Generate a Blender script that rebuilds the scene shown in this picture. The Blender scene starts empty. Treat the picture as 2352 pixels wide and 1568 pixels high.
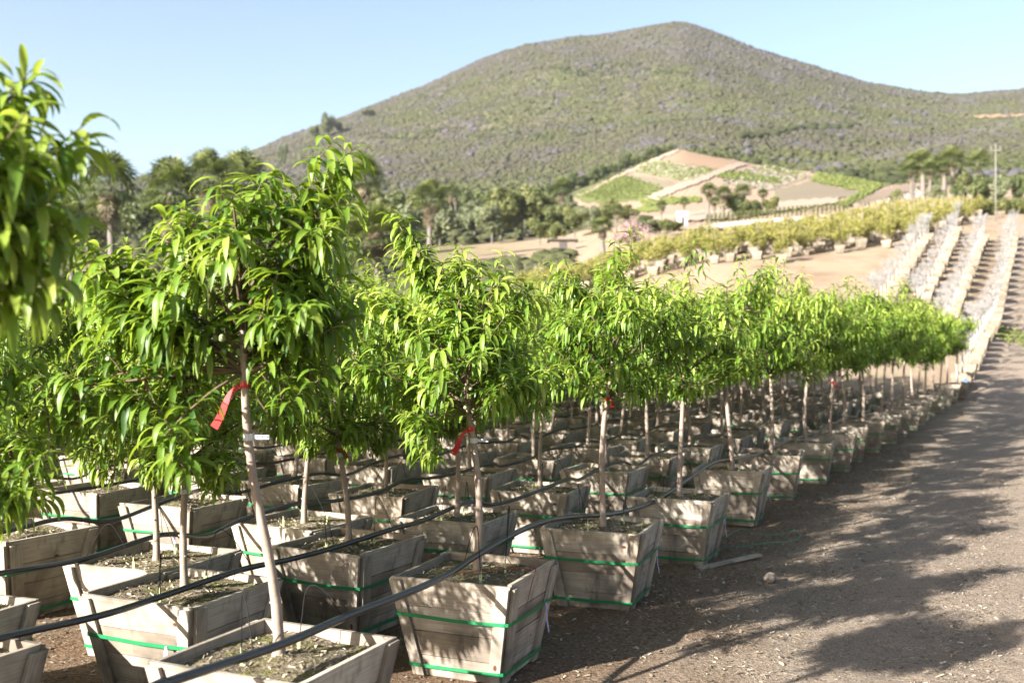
import bpy, math, random
import numpy as np
from mathutils import Vector, Matrix
R = math.radians
C = bpy.context.scene.collection
sc = bpy.context.scene

# ------------------------------------------------------------------ camera, sky, sun, exposure
CAMZ, F = 1.68, 2287.0 / 2352.0            # eye height, focal length / sensor width
cam = bpy.data.objects.new('camera', bpy.data.cameras.new('camera')); C.objects.link(cam)
cam.data.sensor_width = 36; cam.data.lens = 36 * F
cam.data.clip_start = 0.05; cam.data.clip_end = 6000
cam.location = (0, 0, CAMZ); cam.rotation_euler = (R(90), 0, 0); cam.data.shift_y = 16 / 2352.0
cam.data.dof.use_dof = True; cam.data.dof.focus_distance = 5.3; cam.data.dof.aperture_fstop = 2.2
sc.camera = cam
SUN_EL = 22.5
SUN_H = Vector((-0.77, -0.64, 0)).normalized()          # horizontal direction towards the sun
world = bpy.data.worlds.new('World'); sc.world = world; world.use_nodes = True
wn = world.node_tree; bg = wn.nodes['Background']
sky = wn.nodes.new('ShaderNodeTexSky'); sky.sky_type = 'NISHITA'; sky.sun_disc = False
sky.sun_elevation = R(SUN_EL); sky.sun_rotation = math.atan2(SUN_H.x, SUN_H.y)
sky.air_density = 1.0; sky.dust_density = 2.2; sky.ozone_density = 1.0; sky.altitude = 0
wn.links.new(sky.outputs[0], bg.inputs[0]); bg.inputs[1].default_value = 0.056
sd = bpy.data.lights.new('sun', 'SUN'); sd.energy = 5.0; sd.angle = R(0.53); sd.color = (1.0, 0.955, 0.89)
sun = bpy.data.objects.new('sun', sd); C.objects.link(sun)
sv = Vector((SUN_H.x * math.cos(R(SUN_EL)), SUN_H.y * math.cos(R(SUN_EL)), math.sin(R(SUN_EL))))
sun.rotation_euler = sv.to_track_quat('Z', 'Y').to_euler(); sun.location = sv * 50
sc.view_settings.view_transform = 'Standard'; sc.view_settings.look = 'None'
sc.view_settings.exposure = 2.32; sc.view_settings.gamma = 1
sc.cycles.max_bounces = 8; sc.cycles.transparent_max_bounces = 4; sc.cycles.caustics_reflective = False
sc.cycles.caustics_refractive = False

# ------------------------------------------------------------------ mesh helpers
def mesh_np(name, V, F4=None, F3=None, attr=None, uv=None, mat=None, smooth=True, midx=None):
    V = np.asarray(V, dtype=np.float32); me = bpy.data.meshes.new(name)
    n4 = 0 if F4 is None else len(F4); n3 = 0 if F3 is None else len(F3)
    me.vertices.add(len(V)); me.vertices.foreach_set('co', V.ravel())
    loops = []
    if n4: loops.append(np.asarray(F4, dtype=np.int32).ravel())
    if n3: loops.append(np.asarray(F3, dtype=np.int32).ravel())
    L = np.concatenate(loops); me.loops.add(len(L)); me.loops.foreach_set('vertex_index', L)
    st = np.concatenate([np.arange(n4) * 4, n4 * 4 + np.arange(n3) * 3]).astype(np.int32)
    me.polygons.add(n4 + n3); me.polygons.foreach_set('loop_start', st)
    me.polygons.foreach_set('use_smooth', np.full(n4 + n3, smooth, dtype=bool))
    if midx is not None: me.polygons.foreach_set('material_index', np.asarray(midx, dtype=np.int32))
    me.update(calc_edges=True)
    if attr is not None:
        a = me.attributes.new('tint', 'FLOAT', 'POINT'); a.data.foreach_set('value', np.asarray(attr, dtype=np.float32))
    if uv is not None:
        u = me.uv_layers.new(name='UVMap'); u.data.foreach_set('uv', np.asarray(uv, dtype=np.float32).ravel())
    if mat is not None:
        for m in (mat if isinstance(mat, (list, tuple)) else [mat]): me.materials.append(m)
    return me

class MB:
    """collects hexahedra, tubes and sheets, then becomes one mesh; tint is one random number per piece"""
    def __init__(s): s.v = []; s.f = []; s.t = []; s.uv = []; s.mi = []
    def hexa(s, p, tint=None, mi=0, grain=0, rnd=random):
        # p: 8 points, 0-3 bottom ring (ccw from outside-top view), 4-7 top ring
        b = len(s.v); s.v += [tuple(q) for q in p]
        t = rnd.random() if tint is None else tint; s.t += [t] * 8
        ou, ov = rnd.random() * 7, rnd.random() * 7
        P = [Vector(q) for q in p]
        for f in ((0, 3, 2, 1), (4, 5, 6, 7), (0, 1, 5, 4), (1, 2, 6, 5), (2, 3, 7, 6), (3, 0, 4, 7)):
            s.f.append([b + i for i in f]); s.mi.append(mi)
            e1 = (P[f[1]] - P[f[0]]); e2 = (P[f[2]] - P[f[1]])
            q0 = P[f[0]]
            ax = e1.normalized() if e1.length > e2.length else e2.normalized()   # grain follows the longer side
            nn = e1.cross(e2)
            if nn.length < 1e-12: nn = Vector((0, 0, 1))
            ay = nn.normalized().cross(ax)
            for i in f:
                d = P[i] - q0; s.uv.append((d.dot(ax) + ou, d.dot(ay) + ov))
    def box(s, c, size, rot=None, **k):
        M = rot if rot is not None else Matrix.Identity(3)
        x, y, z = [q / 2 for q in size]; c = Vector(c)
        pts = [(-x, -y, -z), (x, -y, -z), (x, y, -z), (-x, y, -z), (-x, -y, z), (x, -y, z), (x, y, z), (-x, y, z)]
        s.hexa([c + M @ Vector(q) for q in pts], **k)
    def tube(s, pts, rad, n=6, tint=0.5, mi=0, cap=True):
        pts = [Vector(p) for p in pts]
        if not hasattr(rad, '__len__'): rad = [rad] * len(pts)
        b = len(s.v); up = Vector((0.13, 0.31, 0.94)); ln = 0.0
        prev = None; lens = []
        for i, p in enumerate(pts):
            d = (pts[min(i + 1, len(pts) - 1)] - pts[max(i - 1, 0)])
            d = d.normalized() if d.length > 1e-9 else Vector((0, 0, 1))
            if prev is None:
                a = d.cross(up); a = a.normalized() if a.length > 1e-3 else Vector((1, 0, 0))
            else:
                a = (prev - d * prev.dot(d)); a = a.normalized() if a.length > 1e-6 else d.orthogonal().normalized()
            prev = a; c = d.cross(a)
            if i: ln += (p - pts[i - 1]).length
            lens.append(ln)
            for k in range(n):
                an = 2 * math.pi * k / n
                s.v.append(tuple(p + (a * math.cos(an) + c * math.sin(an)) * rad[i])); s.t.append(tint)
        for i in range(len(pts) - 1):
            for k in range(n):
                k2 = (k + 1) % n
                s.f.append([b + i * n + k, b + i * n + k2, b + (i + 1) * n + k2, b + (i + 1) * n + k]); s.mi.append(mi)
                for (ii, kk) in ((i, k), (i, k + 1), (i + 1, k + 1), (i + 1, k)):
                    s.uv.append((lens[ii], kk / n * 2 * math.pi * rad[ii]))
        if cap:
            for ring, rev in ((0, True), (len(pts) - 1, False)):
                idx = [b + ring * n + k for k in range(n)]
                if rev: idx.reverse()
                for k in range(1, n - 1):
                    s.f.append([idx[0], idx[k], idx[k + 1]]); s.mi.append(mi); s.uv += [(0, 0)] * 3
    def poly(s, pts, tint=0.5, mi=0):
        b = len(s.v); s.v += [tuple(q) for q in pts]; s.t += [tint] * len(pts)
        s.f.append(list(range(b, b + len(pts)))); s.mi.append(mi); s.uv += [(q[0], q[1]) for q in pts]
    def mesh(s, name, mat, smooth=False):
        me = bpy.data.meshes.new(name); me.from_pydata(s.v, [], s.f)
        a = me.attributes.new('tint', 'FLOAT', 'POINT'); a.data.foreach_set('value', s.t)
        u = me.uv_layers.new(name='UVMap'); u.data.foreach_set('uv', [c for q in s.uv for c in q])
        for m in (mat if isinstance(mat, (list, tuple)) else [mat]): me.materials.append(m)
        me.polygons.foreach_set('material_index', s.mi)
        me.polygons.foreach_set('use_smooth', [smooth] * len(s.f)); me.update()
        return me

def link(name, me, parent=None, loc=None, rz=None):
    o = bpy.data.objects.new(name, me); C.objects.link(o)
    if parent is not None: o.parent = parent
    if loc is not None: o.location = loc
    if rz is not None: o.rotation_euler = (0, 0, rz)
    return o
def tag(o, label=None, cat=None, group=None, kind=None):
    if label: o['label'] = label
    if cat: o['category'] = cat
    if group: o['group'] = group
    if kind: o['kind'] = kind
    return o

# ------------------------------------------------------------------ materials
class NT:
    def __init__(s, name):
        s.m = bpy.data.materials.new(name); s.m.use_nodes = True; s.t = s.m.node_tree
        s.t.nodes.clear(); s.out = s.n('ShaderNodeOutputMaterial')
    def n(s, typ, **kw):
        nd = s.t.nodes.new(typ)
        for k, v in kw.items(): setattr(nd, k, v)
        return nd
    def L(s, a, b): s.t.links.new(a, b)
    def coord(s, kind='Object', scale=None):
        tc = s.n('ShaderNodeTexCoord'); o = tc.outputs[kind]
        if scale is not None:
            mp = s.n('ShaderNodeMapping'); mp.inputs['Scale'].default_value = scale; s.L(o, mp.inputs[0]); o = mp.outputs[0]
        return o
    def noise(s, co, scale, detail=4, rough=0.55, dist=0):
        nd = s.n('ShaderNodeTexNoise'); nd.inputs['Scale'].default_value = scale; nd.inputs['Detail'].default_value = detail
        nd.inputs['Roughness'].default_value = rough; nd.inputs['Distortion'].default_value = dist; s.L(co, nd.inputs['Vector'])
        return nd.outputs['Fac']
    def ramp(s, fac, stops, interp='LINEAR'):
        r = s.n('ShaderNodeValToRGB'); e = r.color_ramp.elements; r.color_ramp.interpolation = interp
        while len(e) < len(stops): e.new(0.5)
        for el, (p, c) in zip(e, stops): el.position = p; el.color = (*c, 1) if len(c) == 3 else c
        s.L(fac, r.inputs[0]); return r.outputs[0]
    def mix(s, fac, a, b, blend='MIX'):
        m = s.n('ShaderNodeMix', data_type='RGBA', blend_type=blend)
        for sock, v in ((m.inputs[0], fac), (m.inputs[6], a), (m.inputs[7], b)):
            if isinstance(v, (int, float)): sock.default_value = v
            elif isinstance(v, tuple): sock.default_value = (*v, 1)
            else: s.L(v, sock)
        return m.outputs[2]
    def math(s, op, a, b=0.0, clamp=False):
        m = s.n('ShaderNodeMath', operation=op, use_clamp=clamp)
        for sock, v in ((m.inputs[0], a), (m.inputs[1], b)):
            if isinstance(v, (int, float)): sock.default_value = v
            else: s.L(v, sock)
        return m.outputs[0]
    def attr(s, name='tint'):
        a = s.n('ShaderNodeAttribute'); a.attribute_name = name; return a.outputs['Fac']
    def bump(s, h, strength=0.4, dist=0.01):
        b = s.n('ShaderNodeBump'); b.inputs['Strength'].default_value = strength; b.inputs['Distance'].default_value = dist
        s.L(h, b.inputs['Height']); return b.outputs[0]
    def pbr(s, col, rough=0.8, normal=None, spec=0.3, k=0.64, **kw):
        p = s.n('ShaderNodeBsdfPrincipled')
        if isinstance(col, tuple): col = tuple(c * k for c in col)
        elif k != 1: col = s.mix(1.0, col, (k, k, k), 'MULTIPLY')
        if isinstance(col, tuple): p.inputs['Base Color'].default_value = (*col, 1)
        else: s.L(col, p.inputs['Base Color'])
        if isinstance(rough, (int, float)): p.inputs['Roughness'].default_value = rough
        else: s.L(rough, p.inputs['Roughness'])
        p.inputs['Specular IOR Level'].default_value = spec
        if normal is not None: s.L(normal, p.inputs['Normal'])
        for k, v in kw.items(): p.inputs[k].default_value = v
        return p.outputs[0]
    def done(s, sh): s.L(sh, s.out.inputs[0]); return s.m

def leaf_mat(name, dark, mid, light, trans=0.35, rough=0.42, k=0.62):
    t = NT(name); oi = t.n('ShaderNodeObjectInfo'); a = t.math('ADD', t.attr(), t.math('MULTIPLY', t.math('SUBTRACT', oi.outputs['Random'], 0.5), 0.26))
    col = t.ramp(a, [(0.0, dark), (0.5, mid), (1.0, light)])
    n = t.noise(t.coord('Object'), 25, 2); col = t.mix(t.math('MULTIPLY', n, 0.35), col, (0.02, 0.05, 0.01))
    p = t.pbr(col, rough, spec=0.36, k=k)
    tr = t.n('ShaderNodeBsdfTranslucent'); t.L(t.mix(1.0, t.mix(0.55, col, (0.36, 0.48, 0.03)), (k, k, k), 'MULTIPLY'), tr.inputs[0])
    ms = t.n('ShaderNodeMixShader'); ms.inputs[0].default_value = trans; t.L(p, ms.inputs[1]); t.L(tr.outputs[0], ms.inputs[2])
    return t.done(ms.outputs[0])

def wood_mat(name, a, b, c):
    t = NT(name); uv = t.coord('UV')
    mp = t.n('ShaderNodeMapping'); mp.inputs['Scale'].default_value = (1.2, 26, 1); t.L(uv, mp.inputs[0])
    g = t.noise(mp.outputs[0], 3.0, 6, 0.6, 0.6)
    mp2 = t.n('ShaderNodeMapping'); mp2.inputs['Scale'].default_value = (2.0, 110, 1); t.L(uv, mp2.inputs[0])
    fine = t.noise(mp2.outputs[0], 4.0, 3)
    tint = t.attr(); base = t.ramp(tint, [(0, a), (0.5, b), (1, c)])
    oi = t.n('ShaderNodeObjectInfo'); 
    col = t.mix(t.math('MULTIPLY', t.ramp(g, [(0.42, (0, 0, 0)), (0.66, (1, 1, 1))]), 0.42), base, (0.16, 0.11, 0.07))
    col = t.mix(t.math('MULTIPLY', fine, 0.35), col, (0.42, 0.38, 0.33))
    st = t.noise(t.coord('Object'), 3.5, 3)                    # broad weather stains
    col = t.mix(t.ramp(st, [(0.42, (0, 0, 0)), (0.68, (0.85, 0.85, 0.85))]), col, (0.15, 0.125, 0.10))
    st2 = t.noise(t.coord('Object', (1, 1, .25)), 14, 3); col = t.mix(t.ramp(st2, [(0.55, (0, 0, 0)), (0.72, (0.6, 0.6, 0.6))]), col, (0.10, 0.08, 0.065))
    vo = t.n('ShaderNodeTexVoronoi'); vo.inputs['Scale'].default_value = 3.6; vo.inputs['Randomness'].default_value = 1.0
    mp3 = t.n('ShaderNodeMapping'); mp3.inputs['Scale'].default_value = (1.0, 1.7, 1); t.L(uv, mp3.inputs[0]); t.L(mp3.outputs[0], vo.inputs['Vector'])
    kn = t.ramp(vo.outputs['Distance'], [(0.045, (1, 1, 1)), (0.075, (0, 0, 0))])
    col = t.mix(kn, col, (0.13, 0.045, 0.018))
    hs = t.n('ShaderNodeHueSaturation'); t.L(t.math('ADD', t.math('MULTIPLY', oi.outputs['Random'], 0.35), 0.82), hs.inputs['Value']); t.L(col, hs.inputs['Color'])
    bp = t.bump(g, 0.35, 0.004)
    return t.done(t.pbr(hs.outputs[0], 0.78, bp, 0.25))
WOOD = wood_mat('weathered_wood', (0.37, 0.285, 0.205), (0.54, 0.45, 0.35), (0.70, 0.61, 0.49))
WOODPALE = wood_mat('pale_wood', (0.30, 0.22, 0.14), (0.37, 0.30, 0.21), (0.44, 0.37, 0.28))

def bark_mat(name, a, b, sc_=30):
    t = NT(name); co = t.coord('Object', (1, 1, 0.35)); n = t.noise(co, sc_, 5, 0.6); n2 = t.noise(t.coord('Object'), 7, 3)
    col = t.mix(n, a, b); col = t.mix(t.math('MULTIPLY', n2, 0.4), col, tuple(x * 0.5 for x in a))
    rings = t.noise(t.coord('Object', (0.2, 0.2, 6)), 10, 2)
    return t.done(t.pbr(col, 0.75, t.bump(t.math('ADD', n, rings), 0.5, 0.004), 0.3))
BARK = bark_mat('young_bark', (0.31, 0.225, 0.175), (0.54, 0.44, 0.36))
TWIG = bark_mat('twig_bark', (0.14, 0.10, 0.06), (0.22, 0.17, 0.09))
PALMBARK = bark_mat('palm_bark', (0.14, 0.115, 0.10), (0.29, 0.25, 0.22), 6)
WHITEBARK = bark_mat('white_bark', (0.34, 0.32, 0.31), (0.50, 0.49, 0.48), 20)
LEAF = leaf_mat('peach_leaf', (0.035, 0.10, 0.014), (0.17, 0.285, 0.03), (0.45, 0.53, 0.10), 0.45, 0.43, 0.92)
YLEAF = leaf_mat('yellow_leaf', (0.18, 0.19, 0.04), (0.39, 0.36, 0.08), (0.56, 0.49, 0.15), 0.25, 0.6, 0.58)
OLEAF = leaf_mat('olive_leaf', (0.07, 0.09, 0.025), (0.18, 0.19, 0.055), (0.31, 0.31, 0.10), 0.2, 0.6)
DLEAF = leaf_mat('dark_leaf', (0.035, 0.055, 0.018), (0.10, 0.125, 0.035), (0.20, 0.215, 0.065), 0.15, 0.6)
GLEAF = leaf_mat('grey_leaf', (0.09, 0.11, 0.05), (0.19, 0.21, 0.10), (0.31, 0.33, 0.17), 0.15, 0.6)
PALMLEAF = leaf_mat('palm_leaf', (0.06, 0.09, 0.03), (0.15, 0.18, 0.06), (0.28, 0.31, 0.12), 0.2, 0.5)
DEADLEAF = leaf_mat('dead_frond', (0.20, 0.15, 0.09), (0.32, 0.25, 0.16), (0.45, 0.37, 0.26), 0.1, 0.7)
PINKLEAF = leaf_mat('pink_blossom', (0.35, 0.22, 0.22), (0.5, 0.33, 0.33), (0.62, 0.45, 0.45), 0.2, 0.7)
WHITETWIG = leaf_mat('pale_twig', (0.35, 0.34, 0.33), (0.48, 0.47, 0.46), (0.6, 0.59, 0.58), 0.05, 0.7)

def plain(name, col, rough=0.5, spec=0.4, **kw):
    t = NT(name); n = t.noise(t.coord('Object'), 14, 3)
    c = t.mix(t.math('MULTIPLY', n, 0.3), col, tuple(x * 0.6 for x in col))
    return t.done(t.pbr(c, rough, None, spec, **kw))
GREEN = plain('green_strap', (0.015, 0.24, 0.085), 0.35, 0.5)
RED = plain('red_ribbon', (0.62, 0.03, 0.03), 0.45, 0.4)
WHITE = plain('white_tag', (0.75, 0.76, 0.76), 0.4)
LILAC = plain('lilac_tag', (0.52, 0.47, 0.72), 0.45)
INK = plain('print', (0.10, 0.09, 0.22), 0.6)
HOSE = plain('black_poly', (0.03, 0.032, 0.038), 0.36, 0.6)
TUBE = plain('drip_tubing', (0.02, 0.02, 0.022), 0.75, 0.15)
STAKE = plain('stake', (0.55, 0.62, 0.30), 0.5)
FRUIT = plain('fruit', (0.34, 0.40, 0.20), 0.75, 0.2)
CONC = plain('pole', (.27, .25, .23), .7)
BLUE = plain('blue_valve', (0.10, 0.25, 0.6), 0.4)

def soil_mat():
    t = NT('potting_mulch'); co = t.coord('Object')
    v = t.n('ShaderNodeTexVoronoi'); v.inputs['Scale'].default_value = 70; t.L(t.coord('Object', (1, 2.2, 1)), v.inputs['Vector'])
    n = t.noise(co, 9, 4); n2 = t.noise(co, 60, 4)
    c = t.mix(v.outputs['Color'], (0.10, 0.075, 0.05), (0.34, 0.28, 0.20))
    c = t.ramp(n2, [(0.3, (0.09, 0.07, 0.045)), (0.55, (0.22, 0.18, 0.12)), (0.75, (0.42, 0.36, 0.27))])
    c = t.mix(t.ramp(n, [(0.47, (0, 0, 0)), (0.6, (0.75, 0.75, 0.75))]), c, (0.15, 0.15, 0.035))
    return t.done(t.pbr(c, 0.9, t.bump(n2, 0.8, 0.02), 0.15))
SOIL = soil_mat()
def chip_mat():
    t = NT('wood_chip'); c = t.ramp(t.attr(), [(0, (0.10, 0.07, 0.045)), (0.5, (0.28, 0.22, 0.15)), (1, (0.55, 0.48, 0.38))])
    return t.done(t.pbr(c, 0.85, None, 0.2))
CHIP = chip_mat()

def ground_mat():
    t = NT('nursery_ground'); co = t.coord('Object'); sp = t.n('ShaderNodeSeparateXYZ'); t.L(co, sp.inputs[0])
    n1 = t.noise(co, 1.3, 5, 0.6); n2 = t.noise(co, 45, 5, 0.65); n3 = t.noise(co, 0.12, 4); n4 = t.noise(co, 0.45, 5, 0.6)
    near = t.ramp(n2, [(0.3, (0.10, 0.065, 0.042)), (0.5, (0.23, 0.16, 0.105)), (0.72, (0.42, 0.32, 0.22))])
    near = t.mix(t.ramp(n1, [(0.45, (0, 0, 0)), (0.7, (0.6, 0.6, 0.6))]), near, (0.22, 0.12, 0.06))
    far = t.ramp(n4, [(0.3, (0.30, 0.21, 0.14)), (0.55, (0.42, 0.32, 0.22)), (0.8, (0.34, 0.29, 0.17))])
    grass = t.ramp(n4, [(0.3, (0.10, 0.11, 0.035)), (0.7, (0.24, 0.21, 0.09))])
    nn = t.math('ADD', t.math('MULTIPLY', sp.outputs[0], -0.891), t.math('MULTIPLY', sp.outputs[1], 0.454))
    rf = t.math('MULTIPLY', t.math('SUBTRACT', t.math('ADD', 2.0, t.math('MULTIPLY', t.math('SUBTRACT', n1, 0.5), 2.0)), nn), 1.3, True)
    n9 = t.noise(co, 90, 5, 0.7)
    near = t.mix(rf, near, t.mix(t.ramp(t.noise(co, 0.9, 5, 0.6), [(0.4, (0, 0, 0)), (0.7, (0.55, 0.55, 0.55))]), t.ramp(n9, [(0.30, (0.15, 0.115, 0.085)), (0.48, (0.34, 0.27, 0.205)), (0.70, (0.60, 0.49, 0.38))]), (0.40, 0.305, 0.225)))
    f1 = t.math('MULTIPLY', t.math('SUBTRACT', sp.outputs[1], 18), 0.08, True)
    c = t.mix(f1, near, far)
    # dry grass spreads over the valley on the left, bare ground elsewhere
    gx = t.math('SUBTRACT', t.math('ADD', t.math('MULTIPLY', sp.outputs[0], -0.05), 0.3), 0.0)
    gx = t.math('MULTIPLY', gx, t.math('MULTIPLY', t.math('SUBTRACT', sp.outputs[1], 35), 0.03, True), True)
    gf = t.math('MULTIPLY', t.ramp(n3, [(0.35, (0.3, 0.3, 0.3)), (0.6, (1, 1, 1))]), gx)
    c = t.mix(gf, c, grass)
    hillc = t.ramp(n4, [(0.3, (0.08, 0.09, 0.04)), (0.55, (0.12, 0.13, 0.055)), (0.8, (0.16, 0.14, 0.08))])
    c = t.mix(t.math('MULTIPLY', t.math('SUBTRACT', sp.outputs[1], 165), 0.03, True), c, hillc)
    return t.done(t.pbr(c, 0.95, t.bump(t.math('ADD', n2, t.noise(co, 12, 6, .7)), 1.0, 0.03), 0.12))
GROUND = ground_mat()
def road_mat():
    t = NT('dirt_road'); co = t.coord('Object')
    n1 = t.noise(co, 0.9, 5, 0.6); n2 = t.noise(co, 90, 5, 0.7); n3 = t.noise(t.coord('Object', (1, 0.35, 1)), 3, 4)
    c = t.ramp(n2, [(0.30, (0.15, 0.115, 0.085)), (0.48, (0.34, 0.27, 0.205)), (0.70, (0.60, 0.49, 0.38))])
    c = t.mix(t.ramp(n1, [(0.4, (0, 0, 0)), (0.7, (0.55, 0.55, 0.55))]), c, (0.40, 0.305, 0.225))
    n5 = t.noise(co, 28, 6, 0.8); c = t.mix(t.ramp(n5, [(0.36, (0.75, 0.75, 0.75)), (0.46, (0, 0, 0))]), c, (0.14, 0.11, 0.09)); c = t.mix(t.ramp(n5, [(0.60, (0, 0, 0)), (0.68, (0.6, 0.6, 0.6))]), c, (0.62, 0.52, 0.42))
    return t.done(t.pbr(c, 0.9, t.bump(t.math('ADD', t.math('MULTIPLY', t.noise(co, 22, 6, .75), 2.2), t.math('MULTIPLY', n3, 1.5)), 1.0, 0.02), 0.2))
ROAD = road_mat()
def hill_mat():
    t = NT('chaparral_hill'); co = t.coord('Object')
    n1 = t.noise(co, 0.012, 5, 0.6); n2 = t.noise(co, 0.09, 6, 0.65); n3 = t.noise(co, 0.35, 4, 0.6); n4 = t.noise(co, 0.03, 5, 0.6, 0.5)
    c = t.ramp(n2, [(0.3, (0.06, 0.06, 0.03)), (0.5, (0.12, 0.11, 0.07)), (0.7, (0.18, 0.155, 0.11))])
    c = t.mix(t.ramp(n4, [(0.48, (0, 0, 0)), (0.62, (0.8, 0.8, 0.8))]), c, (0.13, 0.15, 0.055))
    c = t.mix(t.ramp(n3, [(0.55, (0, 0, 0)), (0.75, (0.6, 0.6, 0.6))]), c, (0.16, 0.15, 0.18))
    return t.done(t.pbr(c, 0.95, t.bump(n3, 1.0, 2.0), 0.05))
HILL = hill_mat()
def shrub_mat():
    t = NT('chaparral_shrub'); a = t.attr()
    c = t.ramp(a, [(0.0, (0.04, 0.05, 0.022)), (0.12, (0.11, 0.125, 0.045)), (0.33, (0.12, 0.125, 0.06)), (0.5, (0.11, 0.105, 0.07)), (0.65, (0.11, 0.098, 0.078)),
                   (0.8, (0.12, 0.105, 0.092)), (1.0, (0.155, 0.142, 0.19))])
    n = t.noise(t.coord('Object'), 1.4, 4, 0.7); c = t.mix(t.math('MULTIPLY', n, 0.6), c, (0.07, 0.075, 0.04))
    return t.done(t.pbr(c, 0.95, t.bump(n, 0.8, 0.6), 0.05, k=0.56))
SHRUB = shrub_mat()
def field_mat(name, base, row, scale, ang, soft=0.35):
    t = NT(name); co = t.coord('Object'); mp = t.n('ShaderNodeMapping'); mp.inputs['Rotation'].default_value = (0, 0, R(ang)); t.L(co, mp.inputs[0])
    w = t.n('ShaderNodeTexWave'); w.inputs['Scale'].default_value = scale; w.inputs['Distortion'].default_value = 0.4; w.inputs['Detail Scale'].default_value = 2
    t.L(mp.outputs[0], w.inputs['Vector'])
    n = t.noise(co, 0.25, 5, 0.65); n2 = t.noise(co, 1.6, 3)
    c = t.mix(t.ramp(w.outputs['Fac'], [(0.5 - soft / 2, (0, 0, 0)), (0.5 + soft / 2, (1, 1, 1))]), base, row)
    c = t.mix(t.math('MULTIPLY', n, 0.5), c, tuple((x + y) * 0.42 for x, y in zip(base, row)))
    c = t.mix(t.math('MULTIPLY', n2, 0.4), c, tuple(x * 0.6 for x in row))
    return t.done(t.pbr(c, 0.95, None, 0.05))

# ------------------------------------------------------------------ terrain, given as heights over (bearing, distance)
def zz(py, D): return CAMZ - (py - 800) / 2287.0 * D
XS = [-900, 0, 300, 560, 740, 900, 1000, 1100, 1200, 1300, 1400, 1500, 1560, 1650, 1800, 2000, 2100, 2200, 2352, 2500, 3200]
RIDGE = [520, 440, 415, 362, 290, 226, 180, 128, 90, 75, 74, 58, 50, 75, 130, 200, 217, 227, 212, 215, 260]
TD = [45, 55, 65, 80, 110, 150, 200, 300, 400, 550]
PROF = {
 -900: [840, 800, 780, 740, 680, 620, 590, 540, 520, 520],
 0:    [840, 800, 780, 740, 670, 610, 570, 500, 460, 450],
 300:  [835, 795, 770, 735, 665, 600, 560, 490, 445, 432],
 560:  [820, 780, 755, 720, 655, 600, 560, 490, 430, 410],
 740:  [810, 770, 745, 705, 640, 598, 558, 485, 425, 385],
 900:  [800, 760, 735, 690, 628, 592, 555, 480, 425, 360],
 1000: [790, 750, 725, 680, 615, 585, 550, 475, 422, 345],
 1100: [780, 740, 712, 670, 605, 575, 545, 472, 418, 325],
 1200: [765, 720, 690, 650, 596, 568, 540, 468, 412, 310],
 1300: [750, 690, 660, 628, 585, 560, 530, 455, 405, 295],
 1400: [730, 655, 632, 605, 568, 540, 505, 420, 380, 285],
 1500: [705, 622, 598, 580, 552, 522, 485, 375, 350, 270],
 1560: [692, 612, 588, 570, 545, 515, 475, 352, 335, 262],
 1650: [678, 598, 575, 558, 530, 505, 465, 362, 330, 260],
 1800: [672, 588, 560, 542, 515, 490, 452, 385, 340, 270],
 2000: [690, 580, 545, 522, 500, 470, 438, 390, 345, 285],
 2100: [715, 585, 530, 512, 492, 462, 428, 385, 340, 285],
 2200: [735, 590, 522, 506, 486, 458, 422, 378, 335, 285],
 2352: [760, 625, 520, 503, 480, 452, 415, 372, 325, 275],
 2500: [770, 640, 530, 505, 480, 452, 415, 372, 325, 275],
 3200: [770, 640, 530, 505, 480, 452, 415, 372, 325, 290]}
NS, NU = 300, 420
SL = np.linspace(math.log(20), math.log(1800), NS); UL = np.linspace(-0.91, 0.9, NU)
Dk = np.array([20, 29] + TD + [900, 1100, 1800], dtype=float)
cols = []
for x, rd in zip(XS, RIDGE):
    zr = zz(rd, 900)
    cols.append([0, 0] + [zz(p, d) for p, d in zip(PROF[x], TD)] + [zr, zr * 0.7, zr * 0.3])
cols = np.array(cols)
tab_x = np.array([[np.interp(s, np.log(Dk), c) for s in SL] for c in cols])      # (columns, NS)
uk = (np.array(XS) - 1176) / 2287.0
TAB = np.array([[np.interp(u, uk, tab_x[:, j]) for u in UL] for j in range(NS)])  # (NS, NU)
def blur(A, k, axis):
    w = np.hanning(k + 2)[1:-1]; w /= w.sum(); P = np.pad(A, [(k // 2, k // 2) if a == axis else (0, 0) for a in (0, 1)], mode='edge')
    return np.apply_along_axis(lambda r: np.convolve(r, w, 'valid'), axis, P)
TAB = blur(blur(TAB, 9, 0), 7, 1)
rs = np.random.RandomState(5)
def fbm(x, y, base, amp, octs=4, seed=0):
    r = np.random.RandomState(seed); z = np.zeros_like(np.asarray(x, dtype=float))
    for o in range(octs):
        for k in range(3):
            a = r.rand() * 6.28; p = r.rand() * 6.28; f = base * 2 ** o * (0.8 + 0.4 * r.rand())
            z = z + amp / 1.9 ** o * np.sin((x * math.cos(a) + y * math.sin(a)) * f + p)
    return z / 2
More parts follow.
